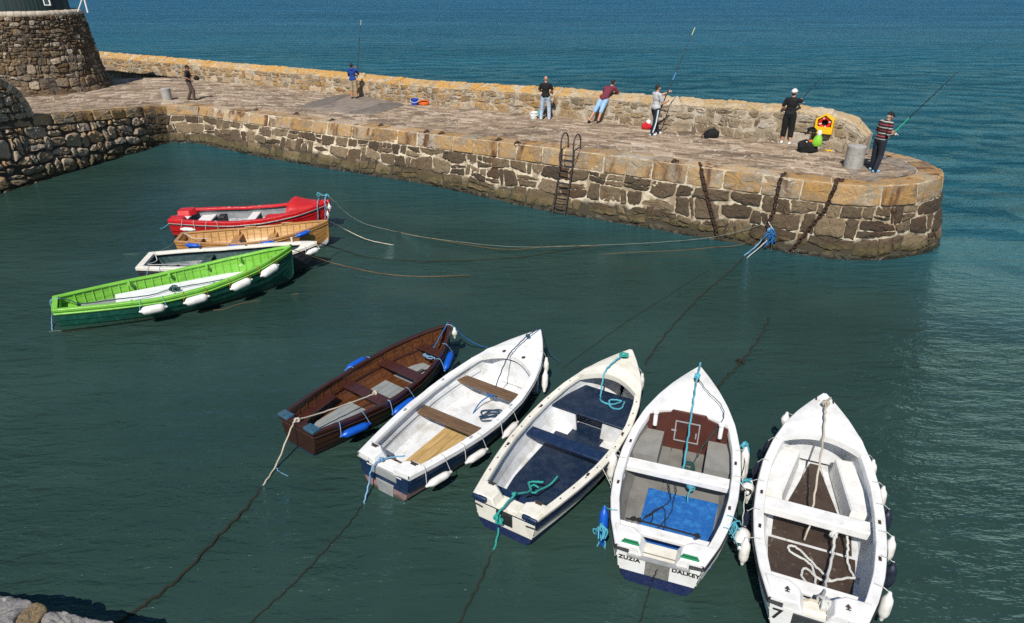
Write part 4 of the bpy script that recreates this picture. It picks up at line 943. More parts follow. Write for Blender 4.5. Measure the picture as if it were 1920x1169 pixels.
# bulkhead closing the cuddy
xb = .675 * H4.L - H4.L / 2; y = H4.inner(.675, .5); mb = MB()
mb.prism([(-y * .62, .0), (y * .62, .0), (y * .9, .2), (y, .42), (y, .60), (y * .6, .70), (.30, .73), (.27, .79), (-.27, .79), (-.30, .73), (-y * .6, .70), (-y, .60), (-y, .42), (-y * .9, .2)], (xb, 0, .02), (0, 1, 0), (0, 0, 1), (1, 0, 0), .03); mb.build('bulkhead', M['maroon'], b, bevel=.008)
mb = MB(); mb.box((xb - .012, 0, .44), (.016, .38, .36)); dr = mb.build('cuddy_door', M['maroon'], b)
mb = MB()
for sy in (1, -1): mb.box((xb - .024, sy * .19, .44), (.012, .02, .40))
for z in (.25, .63): mb.box((xb - .024, 0, z), (.012, .36, .02))
mb.box((xb - .03, -.15, .40), (.02, .02, .10)); mb.box((xb - .03, .21, .44), (.012, .08, .03)); mb.build('door_frame', M['steel'], dr)
for sd in (1, -1):
    mb = MB(); G = []
    for x in np.linspace(.51, .672, 6):
        y = H4.inner(x, .36) + .004; G.append([V(x * H4.L - H4.L / 2, sd * y, .36), V(x * H4.L - H4.L / 2, sd * .36, .36), V(x * H4.L - H4.L / 2, sd * .36, .03)])
    mb.grid(G); y = H4.inner(.51, .36); x = .51 * H4.L - H4.L / 2; mb.add([V(x, sd * y, .36), V(x, sd * .36, .36), V(x, sd * .36, .03), V(x, sd * H4.inner(.51, .06), .06), V(x, sd * H4.inner(.51, .2), .2)], [(0, 1, 2, 3, 4)]); mb.build('side_seat', M['grey_seat'], b)
    mb = MB(); p = V(xb - .10, sd * .52, .52); mb.lathe([(.001, 0), (.035, 0), (.035, .24), (.028, .25), (.001, .25)], p, 12); mb.lathe([(.001, 0), (.05, 0), (.05, .03), (.001, .03)], p + V(0, 0, .24), 12); mb.build('rod_holder', M['white_plain'], b)
pad(H4, b, M['pad_grey'], .31, H4.zs - .40, H4.zs - .125, 'motor_pad'); mb = MB(); mb.box((-H4.L / 2 - H4.trake * H4.zs * .8 - .005, 0, H4.zs - .115), (.05, .80, .03)); mb.build('motor_well_edge', M['steel'], b)
lettering('ZUZIA', H4, b, .365, H4.zs - .215, .088, M['letter']); lettering('DALKEY', H4, b, -.355, H4.zs - .215, .088, M['letter'])
for sd in (1, -1):
    mb = MB(); p = H4.pt(0, 1, sd) + V(.05, -sd * .16, .034); mb.box(p, (.035, .23, .006)); mb.box(p + V(.042, 0, 0), (.03, .19, .006)); mb.build('green_sticker', M['green_sticker'], b)
    mb = MB(); mb.box(p + V(.022, 0, .001), (.012, .21, .006)); mb.build('sticker_stripe', M['letter'], b)
mb = MB(); mb.tube([V(.97 * H4.L - H4.L / 2, 0, .9), V(1.0 * H4.L - H4.L / 2, 0, .955)], .02); mb.build('bow_roller', M['steel'], b)
for yy in (.012,): mb = MB(); mb.lathe([(.001, 0), (.05, 0), (.045, .035), (.02, .05), (.001, .05)], V(.885 * H4.L - H4.L / 2, 0, H4.zsh(.885) + .09), 14); mb.build('deck_bollard', M['iron'], b)
sockets(H4, b, M['rust'], (.27, .50), .05)

# ---- 5 white boat with brown boards, number on the stern
H5 = Hull((5.29, 9.46), (3.53, 5.36), 1.62, .86, .56, .60, th=.045, strakes=6, step=.010, prof=[(0, .62), (.1, .80), (.2, .92), (.32, .99), (.45, 1.0), (.58, .955), (.7, .83), (.8, .66), (.88, .45), (.95, .21), (1, .012)])
b = boat(H5, 'white dinghy with dark brown floor, white side benches and number 7 on its stern'); nw = .34
hull_part(H5, b, [M['grp_cream'], M['grp_white']], [(.4, 0), (1, 1)], notch=nw); lining(H5, b, M['grp_inner'], notch=nw)
gunwale(H5, b, M['grp_white'], .11, .024, .06, .10, notch=nw); rub(H5, b, M['black_rubber'], -.05, .026, out=.022, gap=.36); foredeck(H5, b, M['grp_white'], .70, .045, .08, .10, ridge=.018)
quarter(H5, b, M['grp_white'], .30, .33, .012); stern_sill(H5, b, M['grp_cream'], .80, H5.zs - .14, l=.30); plank(H5, b, .12, .38, .20, M['grp_white'], .06, name='stern_seat', bevel=.015)
sole(H5, b, .12, .36, .055, M['brown_board'], .60, 1, 0, inset=.04); sole(H5, b, .375, .52, .06, M['brown_board'], .52, 1, 0, inset=.06, name='floorboard'); sole(H5, b, .53, .79, .075, M['brown_board'], 9, 1, 0, taper=(.36, .06), name='floorboard')
plank(H5, b, .425, .43, .25, M['grp_white'], .14, bevel=.02)
for sd in (1, -1):
    mb = MB(); G = []
    for x in np.linspace(.50, .76, 9):
        y = H5.inner(x, .37) + .004; yi = max(.12, np.interp(x, [.5, .76], [.46, .26])); X = x * H5.L - H5.L / 2; G.append([V(X, sd * y, .37), V(X, sd * (yi + .02), .37), V(X, sd * yi, .35), V(X, sd * (yi - .03), .05)])
    mb.grid(G); y = H5.inner(.50, .37); x = .50 * H5.L - H5.L / 2; mb.add([V(x, sd * y, .37), V(x, sd * .48, .37), V(x, sd * .46, .35), V(x - .05, sd * .43, .06), V(x - .05, sd * H5.inner(.49, .08), .08)], [(0, 1, 2, 3, 4)]); mb.build('side_seat', M['grp_white'], b)
mb = MB(); y = H5.inner(.80, .5); mb.prism([(-y, .0), (y, .0), (y, .55), (-y, .55)], (.80 * H5.L - H5.L / 2, 0, .1), (0, 1, 0), (0, 0, 1), (1, 0, 0), .03); mb.build('bow_bulkhead', M['grp_inner'], b)
pad(H5, b, M['dark_pad'], .46, H5.zs - .36, H5.zs - .135, 'motor_pad', out=.018)
lettering('7', H5, b, .40, H5.zs - .31, .24, M['letter']); lettering('7', H5, b, -.42, H5.zs - .31, .24, M['letter'])
for sd in (1, -1):
    mb = MB(); p = H5.pt(0, 1, sd) + V(.17, -sd * .17, .034)
    for k, (dx, wd_) in enumerate(((-.03, .05), (-.01, .02), (.006, .062), (.026, .04), (.042, .018))): mb.box(p + V(dx, 0, .0005 * k), (.014, wd_, .005))
    mb.build('fairlead', M['iron'], b)
mb = MB(); mb.lathe([(.001, 0), (.04, 0), (.034, .05), (.045, .06), (.001, .065)], V(.90 * H5.L - H5.L / 2, 0, H5.zsh(.90) + .07), 14); mb.build('deck_bollard', M['steel'], b)
for sd in (1, -1): p = H5.pt(.955, 1, sd); mb = MB(); mb.box((p[0], p[1] * .85, p[2] + .03), (.09, .025, .03)); mb.build('fairlead', M['iron'], b)
sockets(H5, b, M['rust'], (.26, .42), .05)

# ---- 6 bright green and dark green pulling boat
H6 = Hull((-5.72, 16.17), (-10.30, 13.50), 1.62, .97, .56, .62, th=.03, strakes=8, step=.014, rake=.06, prof=[(0, .50), (.1, .66), (.2, .80), (.32, .93), (.45, 1.0), (.58, .98), (.7, .86), (.8, .68), (.88, .47), (.95, .22), (1, .015)])
b = boat(H6, 'long rowing boat with bright lime green gunwale and dark green clinker hull')
hull_part(H6, b, [M['green_hull'], M['lime']], [(.875, 0), (1, 1)]); lining(H6, b, M['lime'])
gunwale(H6, b, M['lime'], .07, .028, .05, .03); rub(H6, b, M['lime'], -.105, .022, out=.012, x0=.0); stem(H6, b, M['green_hull'], .03, top=.03)
ribs(H6, b, M['lime'], np.linspace(.07, .93, 26), .028, .022, .45)
sole(H6, b, .06, .27, .30, M['floor_grey'], .44, 5, .01); sole(H6, b, .22, .84, .335, M['white_slat'], .56, 4, .012, inset=.03)
for x in np.linspace(.28, .82, 15): plank(H6, b, x, .198, .365, M['white_slat'], .02, name='white_board', y0=-min(.60, H6.inner(x + .03, .335) - .04), y1=min(.60, H6.inner(x + .03, .335) - .04))
for x in (.285, .455, .62, .77):
    for sd in (1, -1):
        mb = MB(); y = H6.hb(x); X = x * H6.L - H6.L / 2; mb.box((X, sd * (y - .10), H6.zsh(x) - .05), (.05, .15, .10)); mb.build('thwart_knee', M['lime'], b, bevel=.01)
plank(H6, b, .04, .40, .36, M['lime'], .03, name='stern_seat')

# ---- 7 white gunwale, dark inside
H7 = Hull((-5.30, 17.05), (-9.72, 16.36), 1.50, .74, .46, .50, th=.035, strakes=6, step=.010, rake=.30, prof=[(0, .70), (.1, .82), (.2, .92), (.32, .98), (.45, 1.0), (.58, .97), (.7, .85), (.8, .67), (.88, .46), (.95, .22), (1, .015)])
b = boat(H7, 'low boat with broad white gunwale, dark green inside and charcoal hull')
hull_part(H7, b, [M['charcoal_hull'], M['grp_cream']], [(.93, 0), (1, 1)]); lining(H7, b, M['green_dark_inner']); gunwale(H7, b, M['grp_cream'], .12, .025, .07, .05)
plank(H7, b, .33, .30, .22, M['green_dark_inner']); plank(H7, b, .60, .32, .22, M['green_dark_inner'])
for x in (.20, .635):
    mb = MB(); X = x * H7.L - H7.L / 2; y = H7.inner(x, .3); mb.prism([(-.18, 0), (.12, 0), (.06, .36), (.0, .36)], (X, -y + .02, .08), (1, 0, 0), (0, 0, 1), (0, 1, 0), .30); mb.build('knee_bracket', M['black_rubber'], b)
sole(H7, b, .1, .86, .045, M['green_dark_inner'], .5, 3, .015); foredeck(H7, b, M['grp_cream'], .885, .02, .03, .05); sockets(H7, b, M['iron'], (.28, .55), .06)
mb = MB(); mb.tube([H7.pt(.84, 1, 1) + V(0, -.06, 0), H7.pt(.84, 1, 1) + V(0, -.06, .16)], .03); mb.build('mooring_post', M['grp_cream'], b)

# ---- 8 honey varnished clinker
H8 = Hull((-5.42, 18.70), (-9.55, 18.06), 1.38, .80, .46, .52, th=.025, strakes=9, step=.012, rake=.06, prof=[(0, .50), (.1, .66), (.2, .80), (.32, .93), (.45, 1.0), (.58, .98), (.7, .87), (.8, .69), (.88, .47), (.95, .23), (1, .02)])
b = boat(H8, 'honey coloured varnished clinker rowing boat with blue fenders along its side')
hull_part(H8, b, [M['grp_white'], M['honey']], [(.46, 0), (1, 1)]); lining(H8, b, M['honey_inner']); gunwale(H8, b, M['honey'], .05, .02, .05, .03); rub(H8, b, M['honey'], -.09, .012); stem(H8, b, M['honey'], .03, top=.05)
ribs(H8, b, M['honey'], np.linspace(.08, .93, 19), .022, .016, .15); sole(H8, b, .30, .80, .05, M['white_slat'], .36, 5, .01)
for x in (.36, .60, .80): plank(H8, b, x, .32, .20, M['honey'])
plank(H8, b, .08, .33, .40, M['honey'], name='stern_bench')
for x in (.36, .60):
    for sd in (1, -1):
        mb = MB(); y = H8.hb(x); X = x * H8.L - H8.L / 2; mb.prism([(0, .33), (.16, .33), (.02, .46), (.0, .48)], (X - .02, sd * (y - .03), 0), (0, -sd, 0), (0, 0, 1), (1, 0, 0), .04); mb.build('thwart_knee', M['honey'], b)
for x in (.44, .70):
    mb = MB(); p = H8.pt(x, 1, 1); mb.box(p + V(0, -.03, .03), (.34, .07, .035)); mb.build('rowlock_pad', M['honey'], b, bevel=.012)

# ---- 9 red launch
H9 = Hull((-5.72, 20.28), (-10.46, 19.86), 1.60, .92, .54, .60, th=.045, strakes=6, step=.014, rake=.20, prof=[(0, .68), (.1, .80), (.2, .90), (.32, .98), (.45, 1.0), (.58, .97), (.7, .86), (.8, .69), (.88, .48), (.95, .24), (1, .02)])
b = boat(H9, 'bright red open launch with red spray cover at its bow and grey inside'); nw = .26
hull_part(H9, b, [M['black_rubber'], M['red']], [(.42, 0), (1, 1)], notch=nw); lining(H9, b, M['grey_boat_inner'], notch=nw); gunwale(H9, b, M['red'], .13, .026, .09, .05, notch=nw)
rub(H9, b, M['steel'], -.10, .008, out=.03, gap=.3); rub(H9, b, M['black_rubber'], -.125, .012, out=.02, name='lower_rub_rail', gap=.3); foredeck(H9, b, M['red'], .76, .02, .08, .12); quarter(H9, b, M['red'], .32, .42, .02); stern_sill(H9, b, M['grp_white'], .6, H9.zs - .12, l=.4)
sole(H9, b, .08, .74, .05, M['grey_boat_inner'], .55, 3, .01)
plank(H9, b, .17, .36, .42, M['grp_white'], .06, name='stern_bench', bevel=.012); plank(H9, b, .475, .38, .26, M['grp_white'], .05, bevel=.012)
mb = MB(); mb.box((.285 * H9.L - H9.L / 2, .18, .27), (.22, .34, .42)); mb.build('engine_box', M['black_rubber'], b, bevel=.03)
mb = MB(); G = []   # folded spray cover: hoops over the bow
for k, (x, ht) in enumerate(((.735, .0), (.74, .24), (.765, .31), (.80, .24), (.84, .14), (.90, .06))):
    y = H9.hb(x) + .02; G.append([V(x * H9.L - H9.L / 2, y * math.cos(t), H9.zsh(x) + .01 + ht * math.sin(t) ** .7) for t in np.linspace(0, math.pi, 19)])
mb.grid(G); mb.build('spray_cover', M['red_cover'], b, angle=60)
mb = MB(); mb.box((.665 * H9.L - H9.L / 2, -.36, .50), (.72, .5, .16)); mb.box((.70 * H9.L - H9.L / 2, -.10, .47), (.4, .4, .12)); mb.build('folded_cover', M['red_cover'], b, bevel=.05)
sockets(H9, b, M['steel'], (.30, .50), .07)
BOATS = dict(dark=H1, navyside=H2, cream=H3, mat=H4, seven=H5, green=H6, low=H7, honey=H8, red=H9)
# ================================================================== FENDERS, ROPES, GEAR
FG = 'fenders hung over the sides of the boats'
def fender(h, x, side, mt, label, rope='r_white', kind='along', ln=.46, r=.085, dz=-.22, tilt=0., swing=.0, endm=None):
    """air fender with moulded eyes and lanyards; along = slung level on two lines, hang = on one line"""
    p = h.pt(x, 1, side); q = h.pt(min(x + .05, .995), 1, side); tg = q - p; tg /= np.linalg.norm(tg); nrm = np.cross(tg, V(0, 0, 1)); nrm /= np.linalg.norm(nrm)
    if nrm[1] * side < 0: nrm = -nrm
    side_pt = p + nrm * (r + .035 + swing)
    c = side_pt + V(0, 0, dz)
    ax = tg if kind == 'along' else V(tg[0] * tilt, tg[1] * tilt, 1.0)
    ax = ax / np.linalg.norm(ax)
    if kind == 'along': ax = ax + V(0, 0, tilt); ax /= np.linalg.norm(ax)
    r *= .84; root = empty('fender', h.wl(c), 0, label, 'fender', FG); B = h.wl(c)
    W = lambda l: h.wl(l) - B
    mb = MB(); n_ = h.wl(c + ax) - B; hl = ln / 2
    prof = [(.001, -hl - .045), (.018, -hl - .045), (.026, -hl - .02), (.03, -hl), (r * .62, -hl + .02), (r * .9, -hl + .055), (r, -hl + .1), (r, hl - .1), (r * .9, hl - .055), (r * .62, hl - .02), (.03, hl), (.026, hl + .02), (.018, hl + .045), (.001, hl + .045)]
    mb.lathe(prof, (0, 0, 0), 16, n_); mb.build('fender_body', M[mt], root, angle=60)
    if endm:
        for s in (-1, 1):
            mb = MB(); mb.lathe([(.001, 0), (r * .66, 0), (r * .5, s * .02), (.001, s * .02)], n_ * s * (hl - .012), 14, n_); mb.build('end_cap', M[endm], root)
    if kind == 'along':
        for s in (-1, 1):
            e = c + ax * s * (hl + .03); g = p + tg * s * (hl - .02) + V(0, 0, .03); mb = MB()
            mb.tube(cr([W(e), W(e * .5 + g * .5 + nrm * .02), W(g + nrm * .02), W(g - nrm * .05)], 4), .0055, 6); mb.ball(W(e), (.022, .022, .022), 8); mb.build('lanyard', M[rope], root)
    else:
        e = c + ax * (hl + .03); g = p + V(0, 0, .03); mb = MB(); mb.tube(cr([W(e), W(e * .5 + g * .5 + nrm * .02), W(g + nrm * .02), W(g - nrm * .06)], 4), .0055, 6); mb.ball(W(e), (.02, .02, .02), 8); mb.build('lanyard', M[rope], root)
    return root
rw = 'right-hand side of the'; lw = 'left-hand side of the'
for x, t in ((.17, 'nearest its stern'), (.43, 'amidships'), (.80, 'nearest its bow')): fender(H1, x, -1, 'fender_blue', f'blue fender on the {rw} dark brown clinker boat, {t}', 'r_lblue', dz=-.17, ln=.50, r=.085)
fender(H1, .52, 1, 'fender_blue', 'blue fender on the far left side of the dark brown clinker boat', 'r_lblue', dz=-.06, ln=.46)
fender(H1, .985, -1, 'fender_white', 'small white fender at the bow of the dark brown clinker boat', 'r_white', 'hang', .16, .07, -.16)
for x, t in ((.10, 'nearest its stern'), (.27, 'second from its stern'), (.46, 'third from its stern')): fender(H2, x, -1, 'fender_white', f'white fender on the {rw} white and navy dinghy, {t}', dz=-.25, ln=.42, r=.075)
fender(H2, .80, -1, 'fender_white', f'white fender on the {rw} white and navy dinghy, below its foredeck', kind='hang', ln=.34, r=.07, dz=-.34, tilt=.5)
fender(H2, .87, -1, 'fender_white', f'small white fender on the {rw} white and navy dinghy, nearest its bow', kind='hang', ln=.24, r=.06, dz=-.28, tilt=.4)
fender(H3, .36, -1, 'fender_white', 'white fender swinging out from the right side of the cream dinghy with navy seats', kind='along', ln=.34, r=.085, dz=-.20, swing=.12, tilt=.1)
fender(H3, .44, -1, 'fender_white', 'round white fender between the cream dinghy and the dinghy with blue mat', kind='hang', ln=.20, r=.085, dz=-.22, swing=.04)
fender(H3, .90, -1, 'fender_white', f'white fender on the {rw} cream dinghy, below its foredeck', kind='hang', ln=.30, r=.06, dz=-.28)
fender(H4, .40, 1, 'fender_white', f'long white fender on the {lw} dinghy with the blue mat', kind='hang', ln=.42, r=.09, dz=-.18, tilt=.2)
fender(H4, .13, 1, 'fender_blue', f'bright blue fender on the {lw} dinghy with the blue mat', 'r_cyan', 'hang', .50, .075, -.28, .35)
fender(H4, .57, -1, 'fender_white', f'long white fender on the {rw} dinghy with the blue mat', kind='hang', ln=.46, r=.08, dz=-.22, tilt=.3)
fender(H4, .42, -1, 'fender_white', 'round white fender with black ends on the right of the blue mat dinghy', kind='along', ln=.16, r=.11, dz=-.10, endm='black_rubber')
fender(H4, .20, -1, 'fender_white', 'large white drum fender with black ends beside the blue mat dinghy', 'r_cyan', kind='along', ln=.30, r=.12, dz=-.16, swing=.04, endm='black_rubber', tilt=.2)
for x, m_, w_, ln in ((.84, 'fender_white', 'round white', .2), (.70, 'fender_dark', 'upper dark', .24), (.58, 'fender_dark', 'lower dark', .24), (.47, 'fender_white', 'slim white', .3), (.33, 'fender_dark', 'nearest dark', .26), (.20, 'fender_white', 'stained white', .34)):
    fender(H5, x, 1, m_, f'{w_} fender on the {lw} dinghy numbered 7', kind='hang', ln=ln, r=.062 if 'dark' in m_ else .08, dz=-.24 if x < .8 else -.12, tilt=.15)
for x, m_, w_, ln in ((.72, 'fender_white', 'white fender nearest the bow', .26), (.60, 'fender_white', 'second white fender from the bow', .30), (.50, 'fender_dark', 'dark fender near the middle', .30), (.38, 'fender_white', 'third white fender from the bow', .32), (.27, 'fender_dark', 'dark fender nearest the stern', .34), (.15, 'fender_white', 'large white fender nearest the stern', .34)):
    fender(H5, x, -1, m_, f'{w_} on the {rw} dinghy numbered 7', kind='hang', ln=ln, r=.08, dz=-.24, tilt=.15)
for x, t in ((.36, 'first from its stern'), (.53, 'second from its stern'), (.72, 'third from its stern'), (.855, 'nearest its bow')): fender(H6, x, -1, 'fender_white', f'large white fender on the near side of the lime green boat, {t}', 'r_lblue' if x < .4 else 'r_orange', dz=-.18, ln=.50, r=.12, tilt=.03)
fender(H7, .10, -1, 'fender_white', 'white fender beside the stern of the low boat with white gunwale', 'r_lblue', 'along', .32, .08, -.20)
fender(H7, .96, -1, 'fender_white', 'white fender at the bow of the low boat with white gunwale', 'r_white', 'along', .34, .09, -.14)
fender(H7, .80, -1, 'fender_blue', 'small blue fender between the low white boat and the lime green bow', 'r_lblue', 'along', .20, .09, -.12)
for x, t in ((.13, 'nearest its stern'), (.40, 'second from its stern'), (.60, 'third from its stern'), (.83, 'nearest its bow')): fender(H8, x, -1, 'fender_blue', f'blue fender on the honey coloured boat, {t}', 'r_lblue', dz=-.05, ln=.36, r=.078)
fender(H9, .13, -1, 'fender_white', 'white fender near the stern of the red launch', 'r_white', 'along', .38, .075, -.22); fender(H9, .28, -1, 'fender_white', 'white fender squeezed between the red launch and the honey boat', 'r_white', 'along', .36, .075, -.30)
fender(H9, .985, -1, 'fender_white', 'upper small white fender at the bow of the red launch', 'r_white', 'hang', .14, .075, -.16); fender(H9, .97, -1, 'fender_white', 'lower small white fender at the bow of the red launch', 'r_white', 'hang', .14, .06, -.36, 0, .02)

# -------------------------------------------------- ropes
def rope(path, r, m, label, name='mooring_rope', cat='rope', group=None, n=8, wob=.006, knots=(), fray=None):
    P = cr(path, n); k = np.arange(len(P)); P = P + np.stack([np.sin(k * 1.7 + r * 900) * wob, np.cos(k * 2.3) * wob, np.zeros(len(P))], 1)
    mb = MB(); mb.tube(P, r, 7)
    for q, s in knots:
        q = np.array(q, float)
        for j in range(3):
            t = np.linspace(0, 2 * math.pi, 14, endpoint=False); a = random.uniform(0, 3); mb.tube([q + s * V(math.cos(u) * math.cos(a), math.cos(u) * math.sin(a), math.sin(u) * .7) for u in t], r * 1.05, 6, closed=True)
    o = mb.build(name, M[m], angle=80, fix=False); return tag(o, label, cat, group)
def coil(c, R_, r, m, label, turns=4, sq=.8, seed=1, tail=None, h=None, name='rope_coil', messy=.25):
    """loose heap of rope; c world point of its middle"""
    rr = random.Random(seed); P = []
    for k in range(turns * 9):
        a = 2 * math.pi * k / 9; q = R_ * (1 - .35 * rr.random()) ; P.append(V(c[0] + q * math.cos(a) + messy * R_ * math.sin(k * .7 + seed), c[1] + q * sq * math.sin(a) + messy * R_ * math.cos(k * .45), c[2] + r + .006 * (k // 9) * 2 + rr.random() * .01))
    if tail is not None: P += [np.array(t, float) for t in tail]
    mb = MB(); mb.tube(cr(P, 5), r, 7); o = mb.build(name, M[m], angle=80, fix=False); return tag(o, label, 'rope')
def sag(a, b, d, n=6):
    return [a + (b - a) * t - V(0, 0, 4 * d * t * (1 - t)) for t in np.linspace(0, 1, n)]
LN = 'mooring lines running to the pier and harbour bed'
wz = lambda u, v, z=.004: at(u, v, z)
# dark clinker boat
a = H1.w(.0, -.02, .57)
rope([H1.w(.42, -.12, .29), H1.w(.30, -.06, .34), H1.w(.12, -.02, .47), a + V(0, 0, .02), H1.w(-.03, 0, .50), wz(520, 868, .08), wz(497, 905, 0), wz(484, 925, -.06)], .014, 'r_cream', 'cream rope from the thwart of the dark clinker boat over its stern', group=LN, knots=[(H1.w(.42, -.12, .31), .05), (a + V(0, 0, .03), .045)])
rope([wz(490, 916, -.02), wz(455, 960, .004), wz(410, 1005, .006), wz(340, 1080, .006), wz(270, 1135, .004), wz(200, 1180)], .024, 'r_weed', 'thick weed covered line behind the stern of the dark clinker boat', group=LN, wob=.02)
rope([wz(516, 872, .03), wz(523, 884, .01), wz(540, 893, .0)], .006, 'r_lblue', 'thin loose blue strand on the cream stern rope of the dark clinker boat')
bw = H1.w(1, 0, .78)
rope([H1.w(.84, .05, .30), H1.w(.90, .03, .46), H1.w(.97, .02, .70), bw + V(.02, 0, .0), sag(bw, wz(915, 652), .12)[2], sag(bw, wz(915, 652), .12)[4], wz(915, 652)], .013, 'r_blue', 'blue bow rope of the dark clinker boat dipping into the water', group=LN)
coil(H1.w(.85, .06, .235), .13, .012, 'r_lblue', 'light blue rope heap on the bow seat of the dark clinker boat', 3, .8, 3, tail=[H1.w(.83, -.2, .26), H1.w(.87, -.26, .26)])
coil(H1.w(.74, -.10, .062), .15, .010, 'r_black', 'black rope tangle on the forward floorboards of the dark clinker boat', 2, .9, 6, messy=.5)
mb = MB(); c_ = H1.w(.645, -.40, .262); mb.lathe([(.001, -.10), (.033, -.10), (.036, -.08), (.036, .03), (.014, .07), (.014, .10), (.001, .10)], c_ + V(0, 0, .015), 14, (.8, -.55, 0)); tag(mb.build('plastic_bottle', M['cyan_bottle']), 'small cyan plastic bottle lying on a thwart of the dark clinker boat', 'bottle')
# white and navy dinghy
st2 = H2.w(.02, .14, .50)
rope([H2.w(.09, -.06, .46), st2 + V(0, 0, .02), H2.w(-.025, .15, .46), wz(692, 905, .18), wz(684, 938, .02), wz(680, 952, -.03)], .012, 'r_lblue', 'light blue stern rope of the white and navy dinghy', group=LN, knots=[(st2 + V(0, 0, .02), .035)])
rope([wz(684, 938, .0), wz(660, 975), wz(620, 1020), wz(560, 1085), wz(500, 1140), wz(450, 1185)], .011, 'r_weed', 'thin weed covered line running from the stern of the white and navy dinghy', group=LN, wob=.012)
bw = H2.w(1, 0, .82); ch = H2.w(.90, .0, .90)
rope([H2.w(.625, -.05, .30), H2.w(.70, -.02, .62), H2.w(.76, 0, .80), H2.w(.82, .01, .845), ch, bw + V(0, 0, .03), bw + V(.05, .0, -.08), wz(1030, 662, .15), wz(1052, 680)], .011, 'r_navy', 'dark blue bow rope of the white and navy dinghy crossing its foredeck', group=LN, knots=[(ch, .035)])
coil(H2.w(.625, -.02, .265), .09, .012, 'r_blue', 'blue rope bundle on the forward thwart of the white and navy dinghy', 5, 1.6, 9, tail=[H2.w(.57, .05, .2), H2.w(.52, .08, .05)], messy=.4)
coil(H2.w(.545, -.25, .062), .17, .012, 'r_navy', 'dark blue rope coil on the floor of the white and navy dinghy', 3, .75, 13, messy=.5)
rope([wz(1055, 690), wz(1110, 650), wz(1180, 600), wz(1260, 550), wz(1330, 505)], .006, 'r_weed', 'faint thin line on the water beyond the white dinghies', group=LN)
# cream dinghy
fe = H3.w(.06, .0, .62)
rope([H3.w(.22, -.06, .28), H3.w(.19, .10, .30), H3.w(.15, -.02, .32), H3.w(.07, .06, .50), fe - V(0, 0, .06), H3.w(-.03, .04, .48), wz(936, 985, .12), wz(928, 1025, .0), wz(915, 1060, -.03)], .016, 'r_teal', 'green teal stern rope of the cream dinghy with navy seats', group=LN, knots=[(H3.w(-.025, .06, .42), .05), (H3.w(-.022, .03, .34), .05)])
coil(H3.w(.175, -.02, .265), .10, .014, 'r_teal', 'green rope loop on the navy stern seat of the cream dinghy', 1, .7, 4, tail=[H3.w(.24, -.14, .2), H3.w(.27, -.20, .3)])
rope([wz(925, 1032, -.01), wz(905, 1080), wz(880, 1130), wz(850, 1190)], .014, 'r_weed', 'mossy line under the stern of the cream dinghy', group=LN, wob=.012)
rope([H3.w(.92, .02, .93), H3.w(.86, .08, .90), H3.w(.80, .13, .80), H3.w(.76, .10, .44), H3.w(.72, .0, .435), H3.w(.72, -.20, .44), H3.w(.76, -.30, .44), H3.w(.74, -.12, .45), H3.w(.70, -.22, .44), H3.w(.71, -.38, .44), H3.w(.76, -.36, .45)], .015, 'r_cyan', 'pale teal rope trailing from the foredeck of the cream dinghy onto its navy bow seat')
coil(H3.w(.92, 0, .925), .07, .013, 'r_teal', 'small teal rope coil on the foredeck tip of the cream dinghy', 3, .8, 21)
# dinghy with blue mat
rope([H4.w(1, 0, .96), H4.w(.93, 0, .96), H4.w(.885, .0, .97), H4.w(.80, -.01, .93), H4.w(.68, -.03, .80), H4.w(.56, -.05, .50), H4.w(.49, -.06, .26)], .016, 'r_cyan', 'pale blue rope stretched from bow to thwart of the blue mat dinghy', knots=[(H4.w(.885, 0, .98), .05)])
rope([H4.w(.885, 0, .97), H4.w(.82, -.20, .90), H4.w(.76, -.46, .84), H4.w(.69, -.52, .76), H4.w(.62, -.3, .42), H4.w(.57, -.16, .10)], .007, 'r_dkgreen', 'thin dark green line from the foredeck into the dinghy with the blue mat')
coil(H4.w(.575, -.12, .062), .13, .010, 'r_dkgreen', 'dark green rope coil on the grey floor before the brown bulkhead', 4, .8, 5)
coil(H4.w(.43, -.20, .235), .05, .012, 'r_cyan', 'turquoise rope plait wound on the white thwart of the dinghy with the blue mat', 5, 2.2, 8, tail=[H4.w(.385, -.20, .23), H4.w(.38, -.21, .10)])
rope([H4.w(.475, .10, .25), H4.w(.43, .12, .24), H4.w(.385, .08, .23), H4.w(.37, .05, .082), H4.w(.30, .22, .082), H4.w(.25, .36, .085), H4.w(.24, .25, .085), H4.w(.28, .24, .09), H4.w(.26, .34, .09), H4.w(.33, .12, .082), H4.w(.22, .05, .085), H4.w(.15, .25, .19), H4.w(.09, .45, .30)], .008, 'r_black', 'black cord running from the thwart across the blue mat to the stern')
rope([H4.w(.475, .0, .25), H4.w(.43, .02, .24), H4.w(.39, -.02, .22), H4.w(.375, .0, .09), H4.w(.31, .0, .082), H4.w(.22, .14, .085)], .007, 'r_black', 'short black cord over the middle of the white thwart onto the blue mat')
mb = MB(); G = [[H4.w(x, y, .066 + .006 * math.sin(9 * x * 3 + y * 7)) for y in np.linspace(.40, -.66, 22)] for x in np.linspace(.12, .415, 22)]; mb.grid(G); mb.grid([[q - V(0, 0, .014) for q in r_] for r_ in G]); tag(mb.build('floor_mat', M['blue_mat'], angle=80), 'bright blue woven mat on the floor of the white dinghy', 'mat')
rope([H4.w(.095, .52, .66), H4.w(.10, .30, .66), H4.w(.10, .0, .66), H4.w(.095, -.42, .67)], .013, 'r_black', 'black tiller lashed across the stern of the dinghy with the blue mat', name='tiller_bar', cat='tiller', wob=0, knots=[(H4.w(.10, .42, .67), .03), (H4.w(.10, .34, .67), .03), (H4.w(.095, -.42, .67), .03)])
